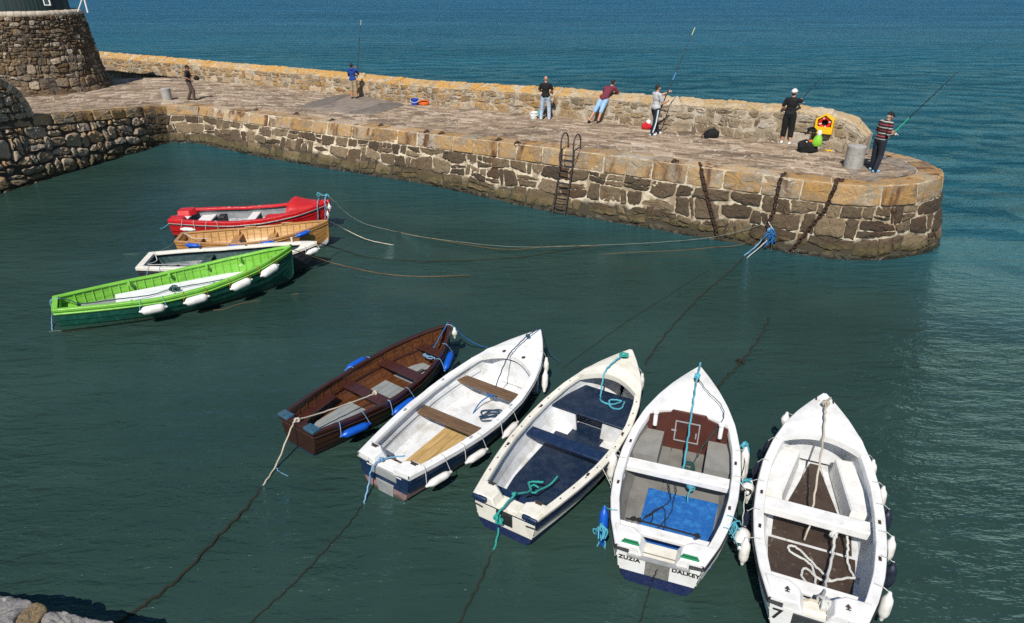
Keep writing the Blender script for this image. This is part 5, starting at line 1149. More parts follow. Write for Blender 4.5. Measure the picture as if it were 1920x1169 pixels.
rope([H4.w(.17, .66, .10), H4.w(.22, .72, .16), H4.w(.27, .76, .22)], .016, 'yellow_pole', 'short yellow pole in the left rear corner of the dinghy with the blue mat', name='pole', cat='pole', wob=0)
for q, s_, lb in ((H4.w(.20, -.86, .58), 2, 'frayed turquoise rope bunch over the right stern gunwale of the blue mat dinghy'), (H4.w(.43, -.95, .55), 3, 'turquoise rope bunch at the right middle gunwale of the dinghy with the blue mat'), (H4.w(.61, -.90, .62), 6, 'turquoise rope tail over the right forward gunwale of the dinghy with the blue mat'), (H4.w(.05, .80, .60), 4, 'turquoise rope end on the left stern corner of the dinghy with the blue mat'), (H4.w(.115, .87, .20), 5, 'frayed turquoise tail below the bright blue fender')):
    rr = random.Random(s_); mb = MB()
    for k in range(9): e = q + V(rr.uniform(-.10, .14), rr.uniform(-.10, .10), -rr.uniform(.06, .26)); mb.tube(cr([q + V(rr.uniform(-.02, .02), rr.uniform(-.03, .03), .03), (q + e) / 2 + V(rr.uniform(-.05, .05), rr.uniform(-.05, .05), .05), e], 4), .011, 6)
    tag(mb.build('rope_bunch', M['r_cyan'], angle=80, fix=False), lb, 'rope')
rope([H4.w(.60, -.92, .52), H4.w(.45, -.97, .48), H4.w(.30, -.98, .42), H4.w(.20, -.97, .44)], .008, 'r_white', 'pale line slung along the right gunwale of the dinghy with the blue mat')
rope([H4.w(-.005, 0, .36), H4.w(-.03, .02, .30), wz(1222, 1092, .082), wz(1214, 1118, 0), wz(1205, 1150), wz(1192, 1190)], .008, 'r_black', 'thin dark line from the stern pad of the dinghy with the blue mat', group=LN)
# dinghy numbered 7
cl_ = H5.w(.90, 0, .99)
rope([H5.w(.965, -.08, .90), cl_ + V(0, 0, -.02), H5.w(.83, .0, .93), H5.w(.72, .0, .78), H5.w(.58, .02, .48), H5.w(.46, .04, .28)], .016, 'r_cream', 'cream rope from the bow to the thwart of the dinghy numbered 7', knots=[(cl_ - V(0, 0, .03), .05), (H5.w(.44, .05, .30), .082)])
coil(H5.w(.43, .16, .262), .13, .014, 'r_cream', 'cream rope coil on the white thwart of the dinghy numbered 7', 4, .7, 17, tail=[H5.w(.40, .06, .27), H5.w(.385, .08, .24), H5.w(.37, .10, .12)])
rope([H5.w(.46, -.27, .29), H5.w(.42, -.24, .28), H5.w(.385, -.26, .26), H5.w(.32, -.25, .16), H5.w(.20, -.17, .22), H5.w(.10, -.10, .44), H5.w(.05, -.06, .50)], .020, 'r_white', 'white rope from the thwart to the stern of the dinghy numbered 7', knots=[(H5.w(.42, -.25, .30), .082), (H5.w(.395, -.25, .27), .055), (H5.w(.055, -.08, .49), .09), (H5.w(.055, -.14, .49), .082)])
rope([H5.w(.46, -.28, .29), H5.w(.42, -.40, .28), H5.w(.38, -.44, .2), H5.w(.33, -.46, .09), H5.w(.27, -.56, .082), H5.w(.25, -.70, .082), H5.w(.28, -.76, .082), H5.w(.275, -.50, .085), H5.w(.23, -.16, .085), H5.w(.26, .06, .085), H5.w(.22, .10, .085), H5.w(.20, -.06, .085), H5.w(.28, .0, .085), H5.w(.31, .26, .085), H5.w(.335, .28, .085), H5.w(.33, .16, .09), H5.w(.27, -.10, .09), H5.w(.24, -.24, .09)], .017, 'r_white', 'looping white rope on the brown rear floor of the dinghy numbered 7')
rope([H5.w(.045, .30, .47), H5.w(.05, .15, .46), H5.w(.06, 0, .47), H5.w(.05, -.2, .48)], .016, 'r_cream', 'cream rope wound along the motor well of the dinghy numbered 7', wob=.015)
# green boat
rope([H6.w(.02, .30, .60), H6.w(.06, .0, .60), H6.w(.10, -.20, .56), H6.w(.22, -.18, .50), H6.w(.36, -.05, .39), H6.w(.46, .10, .385), H6.w(.62, .05, .39), H6.w(.80, .0, .44), H6.w(.93, 0, .70)], .013, 'r_dkgreen', 'dark green line lying along the white boards of the lime green boat', knots=[(H6.w(.46, .08, .42), .07), (H6.w(.45, .0, .42), .07), (H6.w(.47, -.04, .41), .06)])
rope([H6.w(.02, .22, .62), H6.w(-.015, .24, .60), H6.w(-.02, .26, .35), wz(97, 600, .1), wz(98, 622, -.02)], .012, 'r_lblue', 'light blue rope hanging over the stern of the lime green boat', group=LN)
rope([wz(92, 622), wz(140, 618), wz(200, 612), wz(270, 603, -.02)], .006, 'r_pale', 'pale slack line floating below the stern of the lime green boat', group=LN)
rope([wz(350, 590, -.02), wz(398, 582), wz(420, 580, -.005), wz(450, 570), wz(520, 557, -.02), wz(560, 550, .0)], .007, 'r_tan', 'faded brown line floating beside the lime green boat', group=LN)
# low white boat stern, honey stern, red stern
rope([H7.w(.02, .50, .53), H7.w(-.01, .56, .45), wz(300, 480, .14), wz(262, 502, 0)], .010, 'r_white', 'white stern line of the low boat with white gunwale', group=LN)
rope([H7.w(.03, .45, .52), H7.w(.06, .1, .42), H7.w(.05, -.35, .50), H7.w(.2, -.30, .44), H7.w(.4, -.2, .34)], .010, 'r_white', 'white rope across the stern of the low boat with white gunwale')
rope([H8.w(.01, .18, .55), H8.w(-.01, .20, .50), wz(318, 462, .12), wz(285, 474, .0), wz(240, 477, -.005), wz(215, 478, -.02)], .005, 'r_pale', 'pale stern line of the honey coloured boat', group=LN)
rope([H8.w(.02, .2, .55), H8.w(.07, .0, .54), H8.w(.10, -.12, .50), H8.w(.2, -.15, .48)], .010, 'r_white', 'white rope on the stern of the honey coloured boat')
rope([H9.w(.01, .30, .55), H9.w(-.02, .33, .45), wz(312, 424, .06), wz(300, 430, 0)], .010, 'r_cyan', 'teal stern line of the red launch', group=LN)
# bow lines to the pier chain
_fa, _fh = np.meshgrid(np.linspace(0, L, 900), np.linspace(0, 1, 60), indexing='ij'); _FP = f(_fa.ravel(), _fh.ravel(), np.full(_fa.size, .10))
_ca, _ch = np.meshgrid(np.linspace(0, Lc, 900), np.linspace(0, 1, 14), indexing='ij'); _FP = np.concatenate([_FP, fc(_ca.ravel(), _ch.ravel(), np.full(_ca.size, .10))])
def proj(P):
    q = P - V(0, 0, CAM_H); z = q @ FW; return np.stack([IW / 2 + FPX * (q @ RT) / z, IH / 2 - FPX * (q @ UP) / z], -1)
_FQ = proj(_FP)
def facept(u, v): return _FP[int(np.argmin((_FQ[:, 0] - u) ** 2 + (_FQ[:, 1] - v) ** 2))].copy()
JO = facept(1438, 416) + V(.02, -.06, 0); JO2 = facept(1440, 430) + V(.02, -.10, 0)
bw = H9.w(1, 0, .95)
rope([H9.w(.92, -.02, 1.03), H9.w(.95, 0, 1.08), bw + V(.03, 0, .05)] + [wz(650, 400, .45), wz(685, 420, .12), wz(740, 434, .0), wz(800, 446), wz(960, 463), wz(1120, 460), wz(1230, 455, .01), wz(1330, 446, .12), wz(1400, 430, .5), JO], .0075, 'r_pale', 'long pale green mooring line from the red launch to the pier chain', group=LN)
for k_, (x, lb) in enumerate(((.93, 'light blue rope band round the red bow, further from its tip'), (.975, 'light blue rope band round the red bow, nearer its tip'))):
    rope([H9.pt(x, .7, 1), H9.pt(x, 1, 1) + V(0, .03, .03), H9.pt(x, 1, 1) * V(1, 0, 1) + V(0, 0, .13), H9.pt(x, 1, -1) + V(0, -.045, .03), H9.pt(x, .7, -1) + V(0, -.04, 0), H9.pt(x, .45, -1) + V(0, -.02, 0)] and [H9.wl(q) for q in (H9.pt(x, .7, 1) + V(0, .03, 0), H9.pt(x, 1, 1) + V(0, .04, .03), H9.pt(x, 1, 1) * V(1, 0, 1) + V(0, 0, .13), H9.pt(x, 1, -1) + V(0, -.05, .03), H9.pt(x, .7, -1) + V(0, -.04, 0), H9.pt(x, .45, -1) + V(0, -.03, 0))], .014, 'r_lblue' if k_ else 'r_cyan', lb)
rope([H9.w(.93, .1, 1.02), H9.w(.925, .05, 1.16), H9.w(.96, .02, 1.08), H9.w(1.0, .0, 1.06)], .016, 'r_cyan', 'cyan rope knotted on the red bow', knots=[(H9.w(.93, .08, 1.08), .06), (H9.w(.985, .0, 1.08), .05)])
bw = H8.w(1, 0, .80)
rope([bw, wz(650, 432, .25), wz(690, 450, .06), wz(738, 460, -.01)], .013, 'r_cream', 'cream bow line of the honey coloured boat slanting into the water', group=LN)
bw = H7.w(.985, 0, .74)
rope([bw, wz(640, 468, .10), wz(700, 484, .0), wz(800, 490), wz(900, 488), wz(985, 482), wz(1080, 466), wz(1105, 464)], .015, 'r_weed', 'dark weedy bow line of the low white boat lying on the water', group=LN)
rope([H6.w(.99, -.04, .93), wz(600, 486, .3), wz(650, 500, .05), wz(720, 514), wz(800, 519), wz(880, 516)], .010, 'r_tan', 'brown bow line of the lime green boat', group=LN)
rope([wz(1115, 478, -.015), wz(1180, 474, .002), wz(1270, 470, -.006), wz(1340, 464, .01), wz(1385, 460, .1), wz(1415, 447, .3), JO2], .008, 'r_tan', 'faded brown line from the water up to the pier chain', group=LN)
rope([wz(740, 434), wz(850, 455), wz(950, 468), wz(1040, 462), wz(1120, 462)], .007, 'r_tan', 'thin brown line on the water between the red launch and the pier', group=LN)
rope([JO2 + V(.02, 0, -.05), facept(1432, 441) + V(-.02, -.12, 0), facept(1414, 458) + V(-.03, -.2, 0), wz(1395, 480, 0)], .018, 'r_lblue', 'light blue rope slanting from the pier chain into the water', group=LN, knots=[(JO2, .08)])
rope([JO + V(0, 0, 0), facept(1446, 432) + V(0, -.1, 0), facept(1432, 452) + V(0, -.15, 0), wz(1398, 486, -.03)], .014, 'r_white', 'white rope hanging from the pier chain into the water', group=LN)
rr = random.Random(3); mb = MB()
for k in range(18): e = JO2 + V(rr.uniform(-.22, .2), rr.uniform(-.12, .0), -rr.uniform(.08, .50)); mb.tube(cr([JO2 + V(0, -.04, .06), (JO2 + e) / 2 + V(rr.uniform(-.12, .12), -.06, 0), e], 4), .015, 6)
tag(mb.build('rope_bunch', M['r_blue'], angle=80, fix=False), 'frayed blue rope bunch hanging on the pier chain', 'rope')
rope([wz(1395, 482), wz(1365, 512), wz(1325, 545), wz(1280, 590), wz(1240, 638), wz(1208, 684)], .018, 'r_weed', 'dark weedy line from the pier to the bow of the cream dinghy', group=LN, wob=.018)
rope([wz(1442, 598), wz(1422, 636), wz(1388, 682), wz(1362, 708), wz(1345, 728)], .02, 'r_weed', 'dark weedy line beyond the bow of the dinghy with the blue mat', group=LN, wob=.02, knots=[(wz(1388, 680), .09)])

# -------------------------------------------------- pier fittings
def chain(pts, label, link_l=.13, r=.017):
    P = cr(pts, 30); s = np.concatenate([[0], np.cumsum(np.linalg.norm(np.diff(P, axis=0), axis=1))]); mb = MB(); a = 0; k = 0
    while a < s[-1] - link_l * .5:
        g = lambda t: np.array([np.interp(t, s, P[:, i]) for i in range(3)])
        c, d = g(a + link_l / 2), g(min(a + link_l, s[-1])) - g(a); d /= max(np.linalg.norm(d), 1e-6); u = np.cross(d, V(.5, -.87, 0)); u /= np.linalg.norm(u); w = np.cross(d, u)
        e = u if k % 2 else (w * .8 + u * .6)
        loop = [c + d * math.cos(t) * link_l * .62 + e * math.sin(t) * link_l * .36 for t in np.linspace(0, 2 * math.pi, 12, endpoint=False)]
        mb.tube(loop, r, 6, closed=True); a += link_l * .82; k += 1
    return tag(mb.build('mooring_chain', M['rust'], angle=80, fix=False), label, 'chain', 'rusty chains down the pier face')
def edgept(u, v, back=.10):
    P = deck(u, v); return P + V(-.5 * 0, back, .03)
chain([edgept(1313, 310, .12), edgept(1314, 313, 0), facept(1318, 330), facept(1325, 365), facept(1334, 400), facept(1342, 425), facept(1346, 440)], 'rusty mooring chain on the pier face nearest the ladder')
chain([edgept(1478, 330, .15), edgept(1467, 332, .02), facept(1463, 345), facept(1456, 372), facept(1450, 400), JO, JO2], 'rusty mooring chain on the pier face holding the blue rope bunch')
chain([edgept(1570, 343, .12), edgept(1568, 347, .0), facept(1560, 365), facept(1545, 395), facept(1520, 425), facept(1497, 453), facept(1478, 476)], 'rusty mooring chain nearest the rounded pier tip, slanting to the left')
for k, (u, v, lb) in enumerate(((480, 208, 'left'), (556, 215, 'left'), (623, 227, 'left'), (714, 237, 'left'), (800, 249, 'mid'), (828, 252, 'mid'), (935, 264, 'mid'), (970, 270, 'mid'), (1265, 305, 'right'), (1572, 341, 'right'))):
    P = deck(u, v); ro = empty('mooring_ring', P + V(0, .05, .02), 0, ['small rusty iron ring on the coping, farthest from the pier tip', 'rusty iron ring on the coping just before the grey cement patch', 'rusty iron ring on the coping below the man in the blue hoodie', 'rusty iron ring on the coping below the blue bucket side of the cement patch', 'rusty iron ring on the coping, left one of the close pair', 'rusty iron ring on the coping, right one of the close pair', 'rusty iron ring on the coping, second left of the ladder', 'rusty iron ring on the coping just left of the ladder', 'rusty iron ring on the coping between the ladder and the first chain', 'worn iron ring at the head of the chain nearest the pier tip'][k], 'mooring ring', 'iron rings along the coping')
    mb = MB(); mb.box((0, 0, .0), (.16, .12, .03)); mb.tube(cr([(-.05, 0, .0), (-.04, 0, .06), (.04, 0, .06), (.05, 0, 0)], 4), .018, 6); mb.build('ring_plate', M['rust'], ro)
    mb = MB(); mb.tube([(.11 * math.cos(t), -.10 + .11 * math.sin(t) * .9, .03 + .02 * math.cos(t)) for t in np.linspace(0, 2 * math.pi, 18, endpoint=False)], .016, 6, closed=True); mb.build('ring', M['rust'], ro)
# ladder
lt, lb_ = V(1.90, 22.13, 0), V(1.40, 21.55, 0)
zt_ = zdeck(1.7, 22.4); lad = empty('ladder', (lt[0], lt[1], zt_), R(-32), 'dark iron ladder with hooped handrails down the pier face', 'ladder')
dn = V(-.50, -.866, 0); mb_off = lambda z: .30 + (zt_ - z) * .36   # leans with the battered face
for sx in (-.23, .23):
    mb = MB(); P = [V(sx, .34, -.02), V(sx, .34, .30), V(sx, .28, .46), V(sx, .12, .56), V(sx, -.06, .50), V(sx, -.16, .32), V(sx, -.16, .0), V(sx, -.20, -.5), V(sx - .02, -.62, -2.15), V(sx - .02, -.66, -2.5)]
    mb.tube(np.concatenate([cr(P[:7], 6), P[7:]]), .026, 8); mb.build('handrail', M['iron'], lad)
for k in range(12):
    z = -.10 - k * .185; y = -.17 - (abs(z)) * .20; mb = MB(); mb.tube([(-.24 - .002 * k, y, z), (.22 - .002 * k, y, z)], .019, 6); mb.build('rung', M['iron'], lad)
mb = MB()
for sx in (-.27, .27): mb.tube(cr([(sx * 1.0, -.20, -.30), (sx * 1.25, -.05, -.1), (sx * 1.2, .1, .02)], 5), .014, 6)
mb.build('bracket', M['iron'], lad)
# bollards
for (u, v, r, hgt, lb) in ((312, 189, .23, .58, 'pale squat concrete bollard beside the walking man'), (1603, 317, .26, .66, 'rough grey granite bollard near the pier tip')):
    P = deck(u, v); P[1] += r * .6; mb = MB(); pr_ = [(.001, -.03), (r * 1.02, -.03), (r * 1.03, .1), (r, hgt * .5), (r * .99, hgt * .88), (r * 1.02, hgt * .93), (r * .99, hgt * .985), (r * .9, hgt), (.001, hgt + .015)]
    mb.lathe(pr_, (0, 0, 0), 28); o = mb.build('bollard', M['bollard']); o.location = P; tag(o, lb, 'bollard', 'bollards on the pier')
# lifebuoy housing on the parapet
lu = at_y(1546, 233, 21.98); hd = math.atan2(-.5, .86) * 0; lbx = empty('lifebuoy_housing', lu, R(-33), 'bright yellow lifebuoy housing with pointed top on the parapet near the pier tip', 'lifebuoy box')
O5 = [(-.27, -.30), (.27, -.30), (.27, .16), (0, .33), (-.27, .16)]; I5 = [(-.215, -.09), (.215, -.09), (.215, .13), (0, .275), (-.215, .13)]
mb = MB(); mb.prism(O5, (0, .16, 0), (1, 0, 0), (0, 0, 1), (0, 1, 0), .03)
n5 = 5
mb.add([V(x, -.06, z) for x, z in O5] + [V(x, -.06, z) for x, z in I5], [(i, (i + 1) % n5, n5 + (i + 1) % n5, n5 + i) for i in range(n5)])
mb.add([V(x, -.06, z) for x, z in O5] + [V(x, .17, z) for x, z in O5], [(i, (i + 1) % n5, n5 + (i + 1) % n5, n5 + i) for i in range(n5)])
mb.add([V(x, -.06, z) for x, z in I5] + [V(x * .95, .15, z) for x, z in I5], [(i, (i + 1) % n5, n5 + (i + 1) % n5, n5 + i) for i in range(n5)])
mb.build('housing', M['yellow'], lbx, bevel=.012)
mb = MB(); mb.prism([(x * .93, z * .96) for x, z in I5], (0, .12, .003), (1, 0, 0), (0, 0, 1), (0, 1, 0), .03); mb.build('recess_shade_panel', M['bag_black'], lbx)  # black sheet added to stand in for the shade inside the recess
mb = MB(); mb.tube([(.145 * math.cos(t), .03, .035 + .145 * math.sin(t)) for t in np.linspace(0, 2 * math.pi, 24, endpoint=False)], .05, 10, closed=True); o = mb.build('lifebuoy', M['buoy_red']); o.location = lu; o.rotation_euler = (0, 0, R(-33)); tag(o, 'red lifebuoy ring stored inside the yellow housing', 'lifebuoy')
mb = MB()
for t in (0.3, 1.9, 3.4, 5.0): mb.tube([(.145 * math.cos(t + d_), .03, .035 + .145 * math.sin(t + d_)) for d_ in (-.09, 0, .09)], .053, 10)
mb.build('reflective_band', M['white_plain'], o)
# -------------------------------------------------- bags and buckets
def lump(name, P, dims, m, label, cat, seed=1, amp=.2, rz=0., n=22, group=None):
    mb = MB(); mb.ball((0, 0, 0), 1.0, n); vs = []
    for v in mb.v:
        q = Vector(v); k = 1 + amp * noise.noise(q * 1.6 + Vector((seed, 0, 0))) + amp * .5 * noise.noise(q * 4 + Vector((0, seed, 0))); q = q * k; vs.append((q.x * dims[0], q.y * dims[1], max(q.z, -.72) * dims[2] + .72 * dims[2]))
    mb.v = vs; o = mb.build(name, M[m], angle=55); o.location = P; o.rotation_euler = (0, 0, rz); return tag(o, label, cat, group)
def bucket(P, r, hgt, m, label):
    o = empty('bucket', P, 0, label, 'bucket'); mb = MB(); mb.lathe([(.001, 0), (r * .82, 0), (r, hgt), (r * 1.05, hgt), (r * 1.05, hgt - .03), (r * .97, hgt - .01), (r * .8, .02), (.001, .02)], (0, 0, 0), 24); mb.build('pail', M[m], o)
    mb = MB(); mb.tube([(r * 1.05 * math.cos(t), -r * .9 * math.sin(t), hgt - .03 - .12 * math.sin(t)) for t in np.linspace(0, math.pi, 16)], .010, 6); mb.build('handle', M['white_plain'], o); return o
bucket(deck(778, 198), .19, .30, 'bucket_blue', 'blue bucket with white handle by the parapet'); bucket(deck(1001, 223), .17, .27, 'white_plain', 'white bucket at the feet of the bald man')
o = lump('tackle_bag', deck(795, 198), (.26, .17, .15), 'bag_orange', 'orange tackle bag lying beside the blue bucket', 'bag', 3, .12)
mb = MB(); mb.tube(cr([(-.20, -.10, .14), (-.05, -.16, .22), (.15, -.12, .20), (.22, .02, .12)], 5), .02, 6); mb.build('strap', M['bag_black'], o)
P = deck(1013, 219); mb = MB(); mb.lathe([(.001, 0), (.07, 0), (.08, .03), (.08, .26), (.03, .33), (.03, .37), (.001, .37)], (0, 0, 0), 16); o = mb.build('jerry_bottle', M['teal_plastic']); o.location = P; tag(o, 'teal plastic bottle standing between the white bucket and the bald man', 'bottle')
o = lump('carrier_bag', deck(1212, 243), (.17, .14, .15), 'bag_red', 'red and white carrier bag behind the man in grey', 'bag', 7, .3); lump_c = None
mb = MB(); mb.ball((.06, .02, .24), (.10, .09, .12), 12); mb.build('white_wrap', M['white_cloth'], o)
o = lump('backpack', deck(1333, 259), (.27, .18, .19), 'bag_black', 'black backpack lying on the pier by the parapet', 'bag', 11, .25)
mb = MB(); mb.tube(cr([(-.22, -.05, .2), (-.36, -.12, .10), (-.34, -.16, .01), (-.2, -.16, .02)], 5), .018, 6); mb.tube(cr([(-.15, -.1, .28), (-.28, -.2, .16), (-.16, -.22, .03)], 5), .018, 6); mb.build('strap', M['bag_black'], o)
o = lump('holdall', deck(1512, 286), (.34, .22, .24), 'bag_black', 'black holdall with orange and white cloth on top below the lifebuoy housing', 'bag', 17, .3)
mb = MB(); mb.ball((.06, -.06, .36), (.10, .08, .06), 10); mb.build('orange_cloth', M['bag_orange'], o); mb = MB(); mb.ball((-.10, -.10, .30), (.05, .04, .08), 8); mb.build('white_cloth', M['white_cloth'], o)
bgp = at_y(1534, 262, 21.50); o = empty('carrier_bag', bgp, 0, 'lime green carrier bag hanging from the yellow lifebuoy housing', 'bag')
mb = MB(); mb.lathe([(.001, -.22), (.10, -.21), (.145, -.15), (.15, -.05), (.12, .06), (.06, .16), (.035, .24), (.03, .30)], (0, 0, 0), 18); vs = [(x * (1 + .12 * math.sin(3 * math.atan2(y, x) + z * 9)), y * (1 + .12 * math.sin(3 * math.atan2(y, x) + z * 9)) * .8, z) for x, y, z in mb.v]; mb.v = vs; mb.build('bag_body', M['lime_bag'], o)
mb = MB(); mb.ball((.0, -.02, .20), (.075, .06, .11), 10); mb.build('white_top', M['white_cloth'], o)
jk = at_y(1524, 240, 21.55); mb = MB(); G = []
for i in range(9):
    t = i / 8; G.append([jk + V(-.20 + .32 * t + .02 * math.sin(5 * s_), -.04 - .03 * math.sin(7 * s_ + 3 * t), .10 * math.sin(math.pi * (t * .9 + .1)) - .05 - .20 * s_ * (1 - .5 * t)) for s_ in np.linspace(0, 1, 9)])
mb.grid(G); o = mb.build('jacket', M['bag_black'], angle=80); md = o.modifiers.new('thick', 'SOLIDIFY'); md.thickness = .02; tag(o, 'black jacket slung from the left side of the lifebuoy housing', 'jacket')
mb = MB(); pl_ = deck(1552, 284); G = [[pl_ + V((i - 3) * .035, (j - 2) * .04, .03 + .02 * math.sin(i * 2.1 + j * 1.3)) for j in range(5)] for i in range(7)]; mb.grid(G); o = mb.build('plastic_wrapper', M['yellow'], angle=80); md = o.modifiers.new('thick', 'SOLIDIFY'); md.thickness = .006; tag(o, 'crumpled yellow wrapper lying on the pier below the lifebuoy housing', 'litter')
# ================================================================== PEOPLE
def remesh(mb, voxel, name, m, smooth=4, fac=.5):
    me = bpy.data.meshes.new('tmp'); me.from_pydata(mb.v, [], mb.f); me.update()
    o = bpy.data.objects.new('tmp', me); COL.objects.link(o)
    r_ = o.modifiers.new('r', 'REMESH'); r_.mode = 'VOXEL'; r_.voxel_size = voxel; r_.use_smooth_shade = True
    if smooth: s_ = o.modifiers.new('s', 'SMOOTH'); s_.factor = fac; s_.iterations = smooth
    bpy.context.view_layer.update()
    out = bpy.data.meshes.new_from_object(o.evaluated_get(bpy.context.evaluated_depsgraph_get())); bpy.data.objects.remove(o)
    out.name = name; out.materials.clear(); out.materials.append(m); out.polygons.foreach_set('use_smooth', [True] * len(out.polygons))
    return bpy.data.objects.new(name, out)
def unit(v): v = np.array(v, float); return v / max(np.linalg.norm(v), 1e-9)
STAND = dict(pelvis=(0, 0, .97), chest=(0, .0, 1.30), neck=(0, .0, 1.47), head=(0, .02, 1.635), hip=.095, sh=.185,
             hipL=None, kneeL=(-.11, .02, .50), ankL=(-.12, -.02, .085), kneeR=(.11, .02, .50), ankR=(.12, -.02, .085),
             shL=None, shR=None, elbL=(-.27, -.02, 1.16), wrL=(-.27, .10, .92), elbR=(.27, -.02, 1.16), wrR=(.27, .10, .92), toeL=(-.05, 1, 0), toeR=(.05, 1, 0), look=(0, 1, 0), lean=(0, 0, 1))
def person(P, rz, label, pose, skin, top, bottom, shoes, leg='long', sleeve='short', hair=None, cap=None, scale=1., hood=False, stripe=None, cap_back=False, hairm='hair'):
    J = dict(STAND); J.update(pose); J = {k: (V(*v) if isinstance(v, tuple) else v) for k, v in J.items()}
    up = unit(J['neck'] - J['pelvis']); sx = unit(J.get('shdir', V(1, 0, 0))); hx = unit(J.get('hipdir', V(1, 0, 0)))
    shL = J['neck'] - sx * J['sh'] - up * .055; shR = J['neck'] + sx * J['sh'] - up * .055
    hpL = J['pelvis'] - hx * J['hip'] - V(0, 0, .05); hpR = J['pelvis'] + hx * J['hip'] - V(0, 0, .05); fwd = unit(np.cross(up, sx))
    root = empty('person', P, rz, label, 'person'); root.scale = (scale,) * 3
    mb = MB(); look = unit(J['look']); hc = J['head']; rt = unit(np.cross(look, V(0, 0, 1))); hu = unit(np.cross(rt, look)); Rm = np.stack([rt, look, hu], 1)
    HP = lambda x, y, z: hc + Rm @ V(x, y, z)
    # head: skull, face, jaw, nose, brows, ears, lips
    mb.ball(HP(0, -.015, .03), (.075, .092, .092), 18, Rm); mb.ball(HP(0, .018, -.03), (.06, .072, .085), 16, Rm); mb.ball(HP(0, .045, -.085), (.036, .035, .03), 12, Rm)
    mb.capsule(HP(0, .088, .012), HP(0, .104, -.03), .010, .016, 10); mb.ball(HP(0, .075, .03), (.052, .02, .012), 10, Rm); mb.ball(HP(0, .085, -.062), (.024, .012, .010), 10, Rm)
    for s in (-1, 1): mb.ball(HP(s * .077, -.005, -.008), (.012, .022, .034), 10, Rm); mb.ball(HP(s * .045, .055, -.02), (.022, .02, .02), 10, Rm)
    mb.capsule(J['neck'] - up * .03, hc - hu * .06 - look * .012, .062, .054)
    # trunk
    def trunk(g):
        m_ = MB(); ch = J['chest']; pe = J['pelvis']; wa = pe * .55 + ch * .45
        m_.ball(ch + up * .02, (.165 + g, .108 + g, .185 + g), 18, np.stack([sx, fwd, up], 1)); m_.ball(wa, (.135 + g, .098 + g, .16 + g), 18, np.stack([unit(sx + hx), unit(np.cross(up, unit(sx + hx))), up], 1))
        m_.ball(pe, (.150 + g, .112 + g, .13 + g), 18, np.stack([hx, unit(np.cross(up, hx)), up], 1)); m_.capsule(shL, shR, .062 + g * .6, .062 + g * .6); m_.capsule(J['neck'] - up * .07, J['neck'] - up * .01, .085 + g * .5, .06 + g * .4)
        return m_
    t = trunk(0); mb.add(t.v, t.f)
    for sh, el, wr, s in ((shL, J['elbL'], J['wrL'], -1), (shR, J['elbR'], J['wrR'], 1)):
        mb.capsule(sh, el, .052, .040); mb.capsule(el, el + (wr - el) * .35, .040, .041); mb.capsule(el + (wr - el) * .35, wr, .041, .027)
        d = unit(wr - el); grip = J.get('gripL' if s < 0 else 'gripR'); ax = unit(grip) if grip is not None else unit(np.cross(d, V(s, 0, .2)))
        side = unit(ax - d * (ax @ d)); pn = unit(np.cross(d, side)) * (-s)
        if grip is None: pn = unit(V(-s, 0, 0) - d * (V(-s, 0, 0) @ d)); side = unit(np.cross(pn, d))
        pc = wr + d * .045; Rh = np.stack([side, pn, d], 1); mb.ball(pc, (.040, .019, .052), 14, Rh)
        for k, (off, ln) in enumerate(((.030, .068), (.010, .076), (-.010, .070), (-.029, .056))):
            b = wr + d * .088 + side * off; m1 = b + d * ln * .40 + pn * ln * .18; m2 = m1 + (d * .1 + pn) * ln * .42 if grip is not None else m1 + (d * .8 + pn * .5) * ln * .40
            m3 = m2 + (-d * .7 + pn * .25) * ln * .35 if grip is not None else m2 + (d * .5 + pn * .7) * ln * .25
            mb.capsule(b - d * .03, m1, .0098, .009, 8); mb.capsule(m1, m2, .009, .0085, 8); mb.capsule(m2, m3, .0085, .0075, 8)
        tb = wr + d * .025 + side * .034; t1 = tb + side * .028 + d * .028 + pn * .012; mb.capsule(tb, t1, .014, .011, 8); mb.capsule(t1, t1 + d * .022 + pn * .026 - side * .004, .011, .009, 8)
    for hp, kn, an, toe, s in ((hpL, J['kneeL'], J['ankL'], J['toeL'], -1), (hpR, J['kneeR'], J['ankR'], J['toeR'], 1)):
        mb.capsule(hp, kn, .086, .055); mb.capsule(kn, kn + (an - kn) * .35, .054, .056); mb.capsule(kn + (an - kn) * .35, an, .056, .036); td = unit(toe); mb.capsule(an - V(0, 0, .035) - td * .03, an - V(0, 0, .05) + td * .15, .035, .028)
    link(remesh(mb, .0085, 'body', skin, 2), root)
    # eyes and mouth line
    for s in (-1, 1): e = MB(); e.ball(HP(s * .031, .078, .008), (.013, .008, .008), 8, Rm); e.build('eye', M['eye'], root)
    # shirt
    m_ = trunk(.020)
    for sh, el, wr in ((shL, J['elbL'], J['wrL']), (shR, J['elbR'], J['wrR'])):
        e = sh + (el - sh) * (.72 if sleeve == 'short' else 1); m_.capsule(sh, e, .070, .064 if sleeve == 'short' else .055)
        if sleeve == 'long': m_.capsule(el, wr - unit(wr - el) * .02, .055, .040)
    if J.get('hem', 1): m_.capsule(J['pelvis'] - hx * .05 + up * .02, J['pelvis'] + hx * .05 + up * .02, .142, .142)
    if hood: m_.ball(J['neck'] - fwd * .09 - up * .0, (.11, .06, .07), 14)
    # sides of the cloth gather a little
    vs = []
    for v in m_.v: vs.append(tuple(V(*v) + .008 * noise.noise(Vector(v) * 14) * V(1, 1, 0)))
    m_.v = vs
    link(remesh(m_, .011, 'hoodie' if hood else ('jumper' if sleeve == 'long' else 't_shirt'), top, 3), root)
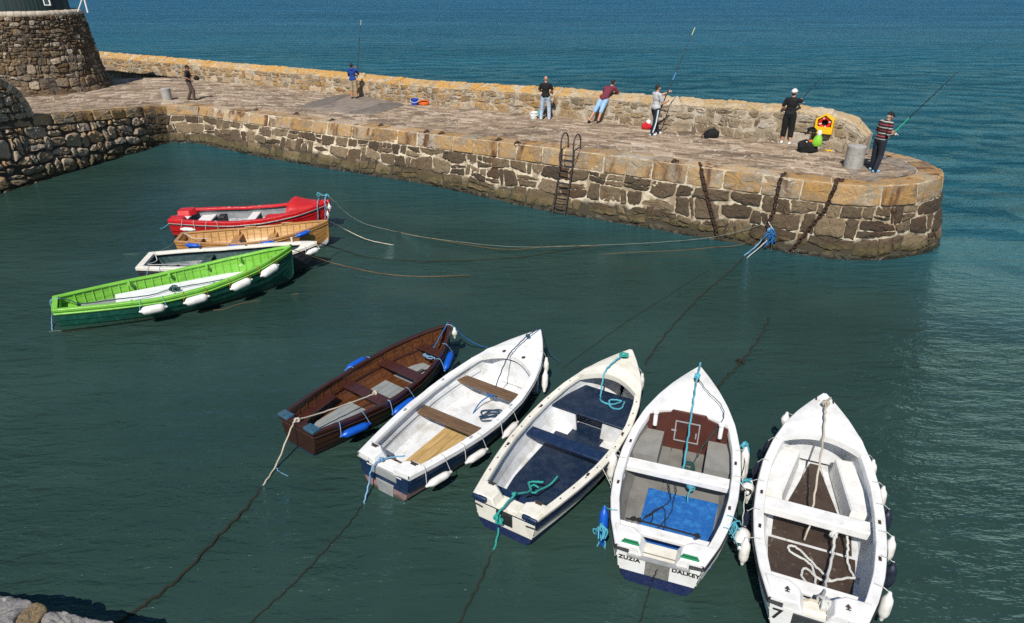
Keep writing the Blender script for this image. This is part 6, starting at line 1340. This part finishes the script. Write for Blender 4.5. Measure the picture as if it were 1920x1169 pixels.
    # trousers
    m_ = MB(); pe = J['pelvis']; m_.ball(pe - V(0, 0, .03), (.166, .130, .135), 18, np.stack([hx, unit(np.cross(up, hx)), up], 1)); fr = {'long': 1.0, 'knee': .18, 'calf': .45}[leg]
    for hp, kn, an in ((hpL, J['kneeL'], J['ankL']), (hpR, J['kneeR'], J['ankR'])):
        m_.capsule(hp, kn, .112, .082 if leg == 'long' else .090); e = kn + (an - kn) * fr; m_.capsule(kn, e, .082 if leg == 'long' else .090, .072 if leg == 'long' else .084)
    m_.v = [tuple(V(*v) + .009 * noise.noise(Vector(v) * 11) * V(1, 1, 0)) for v in m_.v]
    tr = link(remesh(m_, .011, 'trousers' if leg == 'long' else 'shorts', bottom, 3), root)
    if stripe:
        for hp, kn, an, s in ((hpL, J['kneeL'], J['ankL'], -1), (hpR, J['kneeR'], J['ankR'], 1)):
            for k, mm in enumerate((M['white_cloth'], M['shoe_blue'])):
                mb2 = MB(); o_ = hx * s * .100 + unit(np.cross(hx, V(0, 0, 1))) * (.015 + .03 * k); mb2.tube([hp + o_ * 1.06, (hp + kn) / 2 + o_ * .97, kn + o_ * .80, (kn + an) / 2 + o_ * .78, an + o_ * .72 + V(0, 0, .05)], .022 if k == 0 else .010, 6); mb2.build('side_stripe', mm, tr)
    for an, toe in ((J['ankL'], J['toeL']), (J['ankR'], J['toeR'])):
        m_ = MB(); td = unit(toe); m_.capsule(an - V(0, 0, .03) - td * .045, an - V(0, 0, .045) + td * .15, .045, .040); m_.capsule(an + V(0, 0, .0), an - V(0, 0, .03), .044, .046)
        zmin = an[2] - .082; m_.v = [(x, y, max(z, zmin)) for x, y, z in m_.v]; link(remesh(m_, .010, 'shoe', shoes, 2), root)
    if hair:
        m_ = MB()
        if not cap: m_.ball(HP(0, -.025, .04), (.083, .094, .092), 16, Rm)
        m_.ball(HP(0, -.055 if cap else -.07, -.02 if cap else -.01), (.068, .045, .06), 12, Rm)
        m_.v = [tuple(V(*v) + .006 * noise.noise(Vector(v) * 60)) for v in m_.v]
        keep = remesh(m_, .010, 'hair', M[hairm], 1); link(keep, root)
    if cap:
        m_ = MB(); m_.ball(HP(0, -.012, .042), (.092, .108, .092), 18, Rm); m_.v = [tuple(hc + Rm @ V(q[0], q[1], max(q[2], .022 - .10 * q[1] * (0 if cap_back else 0)))) for q in [Rm.T @ (V(*v) - hc) for v in m_.v]]
        s = -1 if cap_back else 1; m_.ball(HP(0, s * .12, .035), (.068, .07, .012), 14, Rm); link(remesh(m_, .010, 'cap', cap, 1), root)
    return root, J
def pw(root, p):
    c, s = math.cos(root.rotation_euler[2]), math.sin(root.rotation_euler[2]); k = root.scale[0]
    return V(root.location[0] + k * (c * p[0] - s * p[1]), root.location[1] + k * (s * p[0] + c * p[1]), root.location[2] + k * p[2])
def rod(butt, tip, label, r0=.012, green=None, reel=.35, bend=.0, tipm='rod_tip', reelm='steel', bluem=None):
    d = tip - butt; Ln = np.linalg.norm(d); d = d / Ln; o = empty('fishing_rod', butt, 0, label, 'fishing rod', 'fishing rods held by the anglers'); n = 24
    P = [d * Ln * t - V(0, 0, bend * t ** 2.2) for t in np.linspace(0, 1, n)]; mb = MB(); mb.tube(P, np.linspace(r0 * 1.5, .009, n), 8); mb.build('rod_blank', M['rod_black'], o)
    mb = MB(); mb.tube([d * 0, d * min(.45, Ln * .2)], r0 * 2, 10); mb.build('grip', M['cork'], o)
    if green: mb = MB(); a, b = green; mb.tube([P[int(a * (n - 1))] , P[int((a + b) / 2 * (n - 1))], P[int(b * (n - 1))]], [r0 * 1.6, r0 * 1.5, r0 * 1.3], 8); mb.build('rod_section', M[bluem or 'rod_green'], o)
    if tipm: mb = MB(); mb.tube([P[-3], P[-2], P[-1]], .012, 6); mb.build('rod_tip', M[tipm], o)
    c = d * reel + V(.03, -.02, -.07); mb = MB(); mb.lathe([(.001, -.035), (.036, -.035), (.04, -.02), (.03, 0), (.038, .03), (.001, .035)], c, 14, d); mb.tube([d * reel, c], .010, 6); mb.tube([c, c + V(.07, -.03, 0), c + V(.08, -.03, -.03)], .007, 6); mb.build('reel', M[reelm], o)
    for t in (.3, .45, .6, .74, .86, .95):
        q = P[int(t * (n - 1))]; mb = MB(); mb.tube([q + V(0, 0, -.012) + .014 * V(math.cos(a), 0, math.sin(a)) for a in np.linspace(0, 6.28, 8, endpoint=False)], .003, 5, closed=True); mb.build('line_guide', M['steel'], o)
    return o
# walking man at the left, facing the right
P = deck(361, 189)
person(P, R(-80), 'man in navy t-shirt and cap walking beside the pale bollard carrying a black bag', dict(kneeR=(.09, .16, .52), ankR=(.09, .13, .10), kneeL=(-.09, .0, .50), ankL=(-.09, -.20, .10), pelvis=(0, 0, .95), neck=(0, .03, 1.46), head=(0, .06, 1.62), elbR=(.27, -.06, 1.18), wrR=(.20, .16, 1.04), elbL=(-.26, .06, 1.18), wrL=(-.12, .30, 1.24), look=(-.1, 1, -.05), gripL=(1, 0, .3)), M['skin_tan'], M['tee_navy'], M['brown_trouser'], M['bag_black'], 'long', 'short', True, M['cap_black'], .97)
w_ = pw(bpy.data.objects['person'], V(-.08, .40, 1.16)); lump('shoulder_bag', w_ - V(0, 0, .16), (.13, .10, .13), 'bag_black', 'small black bag held up in the hand of the walking man', 'bag', 5, .2)
# man in blue hoodie with upright rod
P = deck(665, 186); rt_, J = person(P, R(-8), 'man in bright blue hoodie and khaki shorts holding an upright fishing rod by the parapet', dict(elbR=(.26, .18, 1.24), wrR=(.13, .28, 1.48), elbL=(-.24, .12, 1.14), wrL=(.02, .30, 1.12), gripR=(0, 0, 1), gripL=(0, .1, 1), look=(.1, 1, .1)), M['skin'], M['hoodie_blue'], M['khaki'], M['shoe_black'], 'knee', 'long', True, None, .97, hood=True)
h_ = pw(rt_, V(.11, .35, 1.0)); rod(h_, at_y(677, 38, h_[1] + 1.3), 'tall fishing rod held upright by the man in the blue hoodie', .014, None, .25)
# bald man
P = deck(1022, 225); rt_, J = person(P, R(-6), 'bald man in black t-shirt and washed jeans facing the sea with a thin rod', dict(elbR=(.29, .02, 1.18), wrR=(.24, .24, 1.10), elbL=(-.28, .02, 1.18), wrL=(-.10, .27, 1.12), gripR=(.4, .6, .5), ankL=(-.17, -.02, .085), ankR=(.17, -.02, .085), kneeL=(-.15, .02, .5), kneeR=(.15, .02, .5)), M['skin'], M['tee_black'], M['jeans'], M['shoe_white'], 'long', 'short', False, None, .96)
h_ = pw(rt_, V(.26, .25, 1.08)); rod(h_ + V(-.1, -.05, -.05), at_y(1054, 147, h_[1] + 1.0), 'short thin fishing rod held by the bald man in black', .008, None, .2, tipm=None)
# man leaning on the parapet
P = deck(1114, 232); rt_, J = person(P, R(-20), 'dark haired man in maroon t-shirt and pale blue shorts leaning his elbows on the parapet', dict(pelvis=(.24, .44, .92), chest=(.33, .66, 1.15), neck=(.40, .80, 1.29), head=(.47, .90, 1.43), kneeL=(.0, .20, .52), ankL=(-.20, -.08, .10), kneeR=(.22, .24, .50), ankR=(.14, .02, .085), elbL=(.10, .90, 1.06), wrL=(.36, 1.06, 1.07), elbR=(.72, .86, 1.06), wrR=(.52, 1.06, 1.07), look=(.25, 1, -.1)), M['skin'], M['maroon_tee'], M['jeans_short'], M['shoe_black'], 'knee', 'short', True, None, 1.0)
# man in grey with long rod
P = deck(1225, 254); rt_, J = person(P, R(-68), 'man in grey t-shirt and striped navy tracksuit bottoms casting a very long rod', dict(ankL=(-.06, .20, .085), kneeL=(-.10, .12, .50), ankR=(.10, -.14, .085), kneeR=(.11, -.04, .5), toeR=(.2, 1, 0), elbL=(-.16, .26, 1.36), wrL=(-.06, .50, 1.45), elbR=(.24, .10, 1.13), wrR=(.16, .34, 1.18), gripL=(0, .5, .9), gripR=(0, .5, .9), look=(.05, 1, 0)), M['skin'], M['tee_grey'], M['track_navy'], M['shoe_white'], 'long', 'short', True, None, 1.0, stripe=True)
h1, h2 = pw(rt_, V(.10, .40, 1.12)), pw(rt_, V(-.02, .60, 1.46)); rod(at_y(1235, 213, h1[1] - .1), at_y(1303, 52, h1[1] + .9), 'very long fishing rod held out by the man in grey', .016, (.42, .52), .9, bluem='rod_blue')
# man in white cap
P = deck(1472, 271); rt_, J = person(P, R(-36), 'man in black with white cap and white shoes holding a rod over the parapet', dict(elbR=(.22, .26, 1.36), wrR=(.12, .50, 1.34), elbL=(-.28, .0, 1.16), wrL=(-.20, .24, 1.02), gripR=(.1, .7, .6), look=(.15, 1, .1), ankL=(-.13, .02, .085), ankR=(.14, -.05, .085)), M['skin'], M['tee_black'], M['shorts_black'], M['shoe_white'], 'calf', 'short', True, M['white_cloth'], 1.03, cap_back=False)
h_ = pw(rt_, V(.10, .58, 1.34)); rod(h_ + V(-.12, -.05, -.12), at_y(1546, 140, h_[1] + 1.0), 'fishing rod held by the man in the white cap', .010, None, .25, tipm=None)
# old man in striped jumper
P = deck(1637, 322); rt_, J = person(P, R(-72), 'man in striped jumper and black cap holding a green and black rod', dict(neck=(0, .07, 1.46), head=(0, .15, 1.60), chest=(0, .02, 1.28), elbR=(.26, -.04, 1.14), wrR=(.16, .24, 1.10), elbL=(-.24, .04, 1.15), wrL=(-.05, .32, 1.14), gripR=(0, .75, .6), gripL=(0, .75, .6), look=(.15, 1, -.35), ankL=(-.13, .05, .085), ankR=(.14, -.10, .085)), M['skin_tan'], M['striped'], M['trouser_navy'], M['shoe_blue'], 'long', 'long', True, M['cap_black'], .98, hairm='hair_grey')
h_ = pw(rt_, V(.02, .36, 1.12)); rod(at_y(1656, 268, h_[1] - .05), at_y(1795, 136, h_[1] + .8), 'green and black fishing rod held by the man in the striped jumper', .013, (.12, .36), .45, tipm=None)
tw = pw(rt_, V(-.12, .15, .62)); mb = MB(); mb.grid([[tw + V(.10 + .05 * j / 3 + .01 * math.sin(i), .02 * math.sin(j * 2 + i * .7), .30 - .075 * i) for j in range(5)] for i in range(9)]); o = mb.build('towel', M['towel'], angle=80); md = o.modifiers.new('thick', 'SOLIDIFY'); md.thickness = .012; tag(o, 'light blue towel hanging at the hip of the man in the striped jumper', 'towel')
# ------------------------------------------------------------------ light, sky, camera
w = bpy.data.worlds.new('World'); scene.world = w; w.use_nodes = True
nt = w.node_tree; sky = nt.nodes.new('ShaderNodeTexSky'); sky.sky_type = 'NISHITA'; sky.sun_disc = False
EL, AZ = R(49), (-.23, -.973)
sky.sun_elevation = EL; sky.sun_rotation = math.atan2(AZ[0], AZ[1]); sky.air_density = 1.0; sky.dust_density = .1; sky.ozone_density = 3.0
bg = nt.nodes['Background']; bg.inputs[1].default_value = .085; nt.links.new(sky.outputs[0], bg.inputs[0])
sl = bpy.data.lights.new('sun', 'SUN'); sl.energy = 5.0; sl.angle = R(.5); sl.color = (1, .95, .88)
so = bpy.data.objects.new('sun', sl); COL.objects.link(so)
so.rotation_euler = Vector((-AZ[0] * math.cos(EL), -AZ[1] * math.cos(EL), -math.sin(EL))).to_track_quat('-Z', 'Y').to_euler(); so.location = (-30, -60, 60)
cam = bpy.data.cameras.new('camera'); cam.sensor_fit = 'HORIZONTAL'; cam.sensor_width = 36; cam.lens = 36 * FPX / IW; cam.clip_end = 12000; cam.clip_start = .05
co = bpy.data.objects.new('camera', cam); COL.objects.link(co); co.location = (0, 0, CAM_H); co.rotation_euler = (math.pi / 2 - PITCH, 0, 0); scene.camera = co
scene.view_settings.view_transform = 'Standard'; scene.view_settings.look = 'None'; scene.view_settings.exposure = 0.1; scene.view_settings.gamma = 1
scene.cycles.max_bounces = 8; scene.cycles.glossy_bounces = 4; scene.cycles.use_denoising = False
scene.cycles.use_adaptive_sampling = False; scene.cycles.caustics_reflective = False; scene.cycles.caustics_refractive = False; scene.cycles.blur_glossy = 1.0; scene.cycles.sample_clamp_indirect = 2; scene.cycles.sample_clamp_direct = 1.6
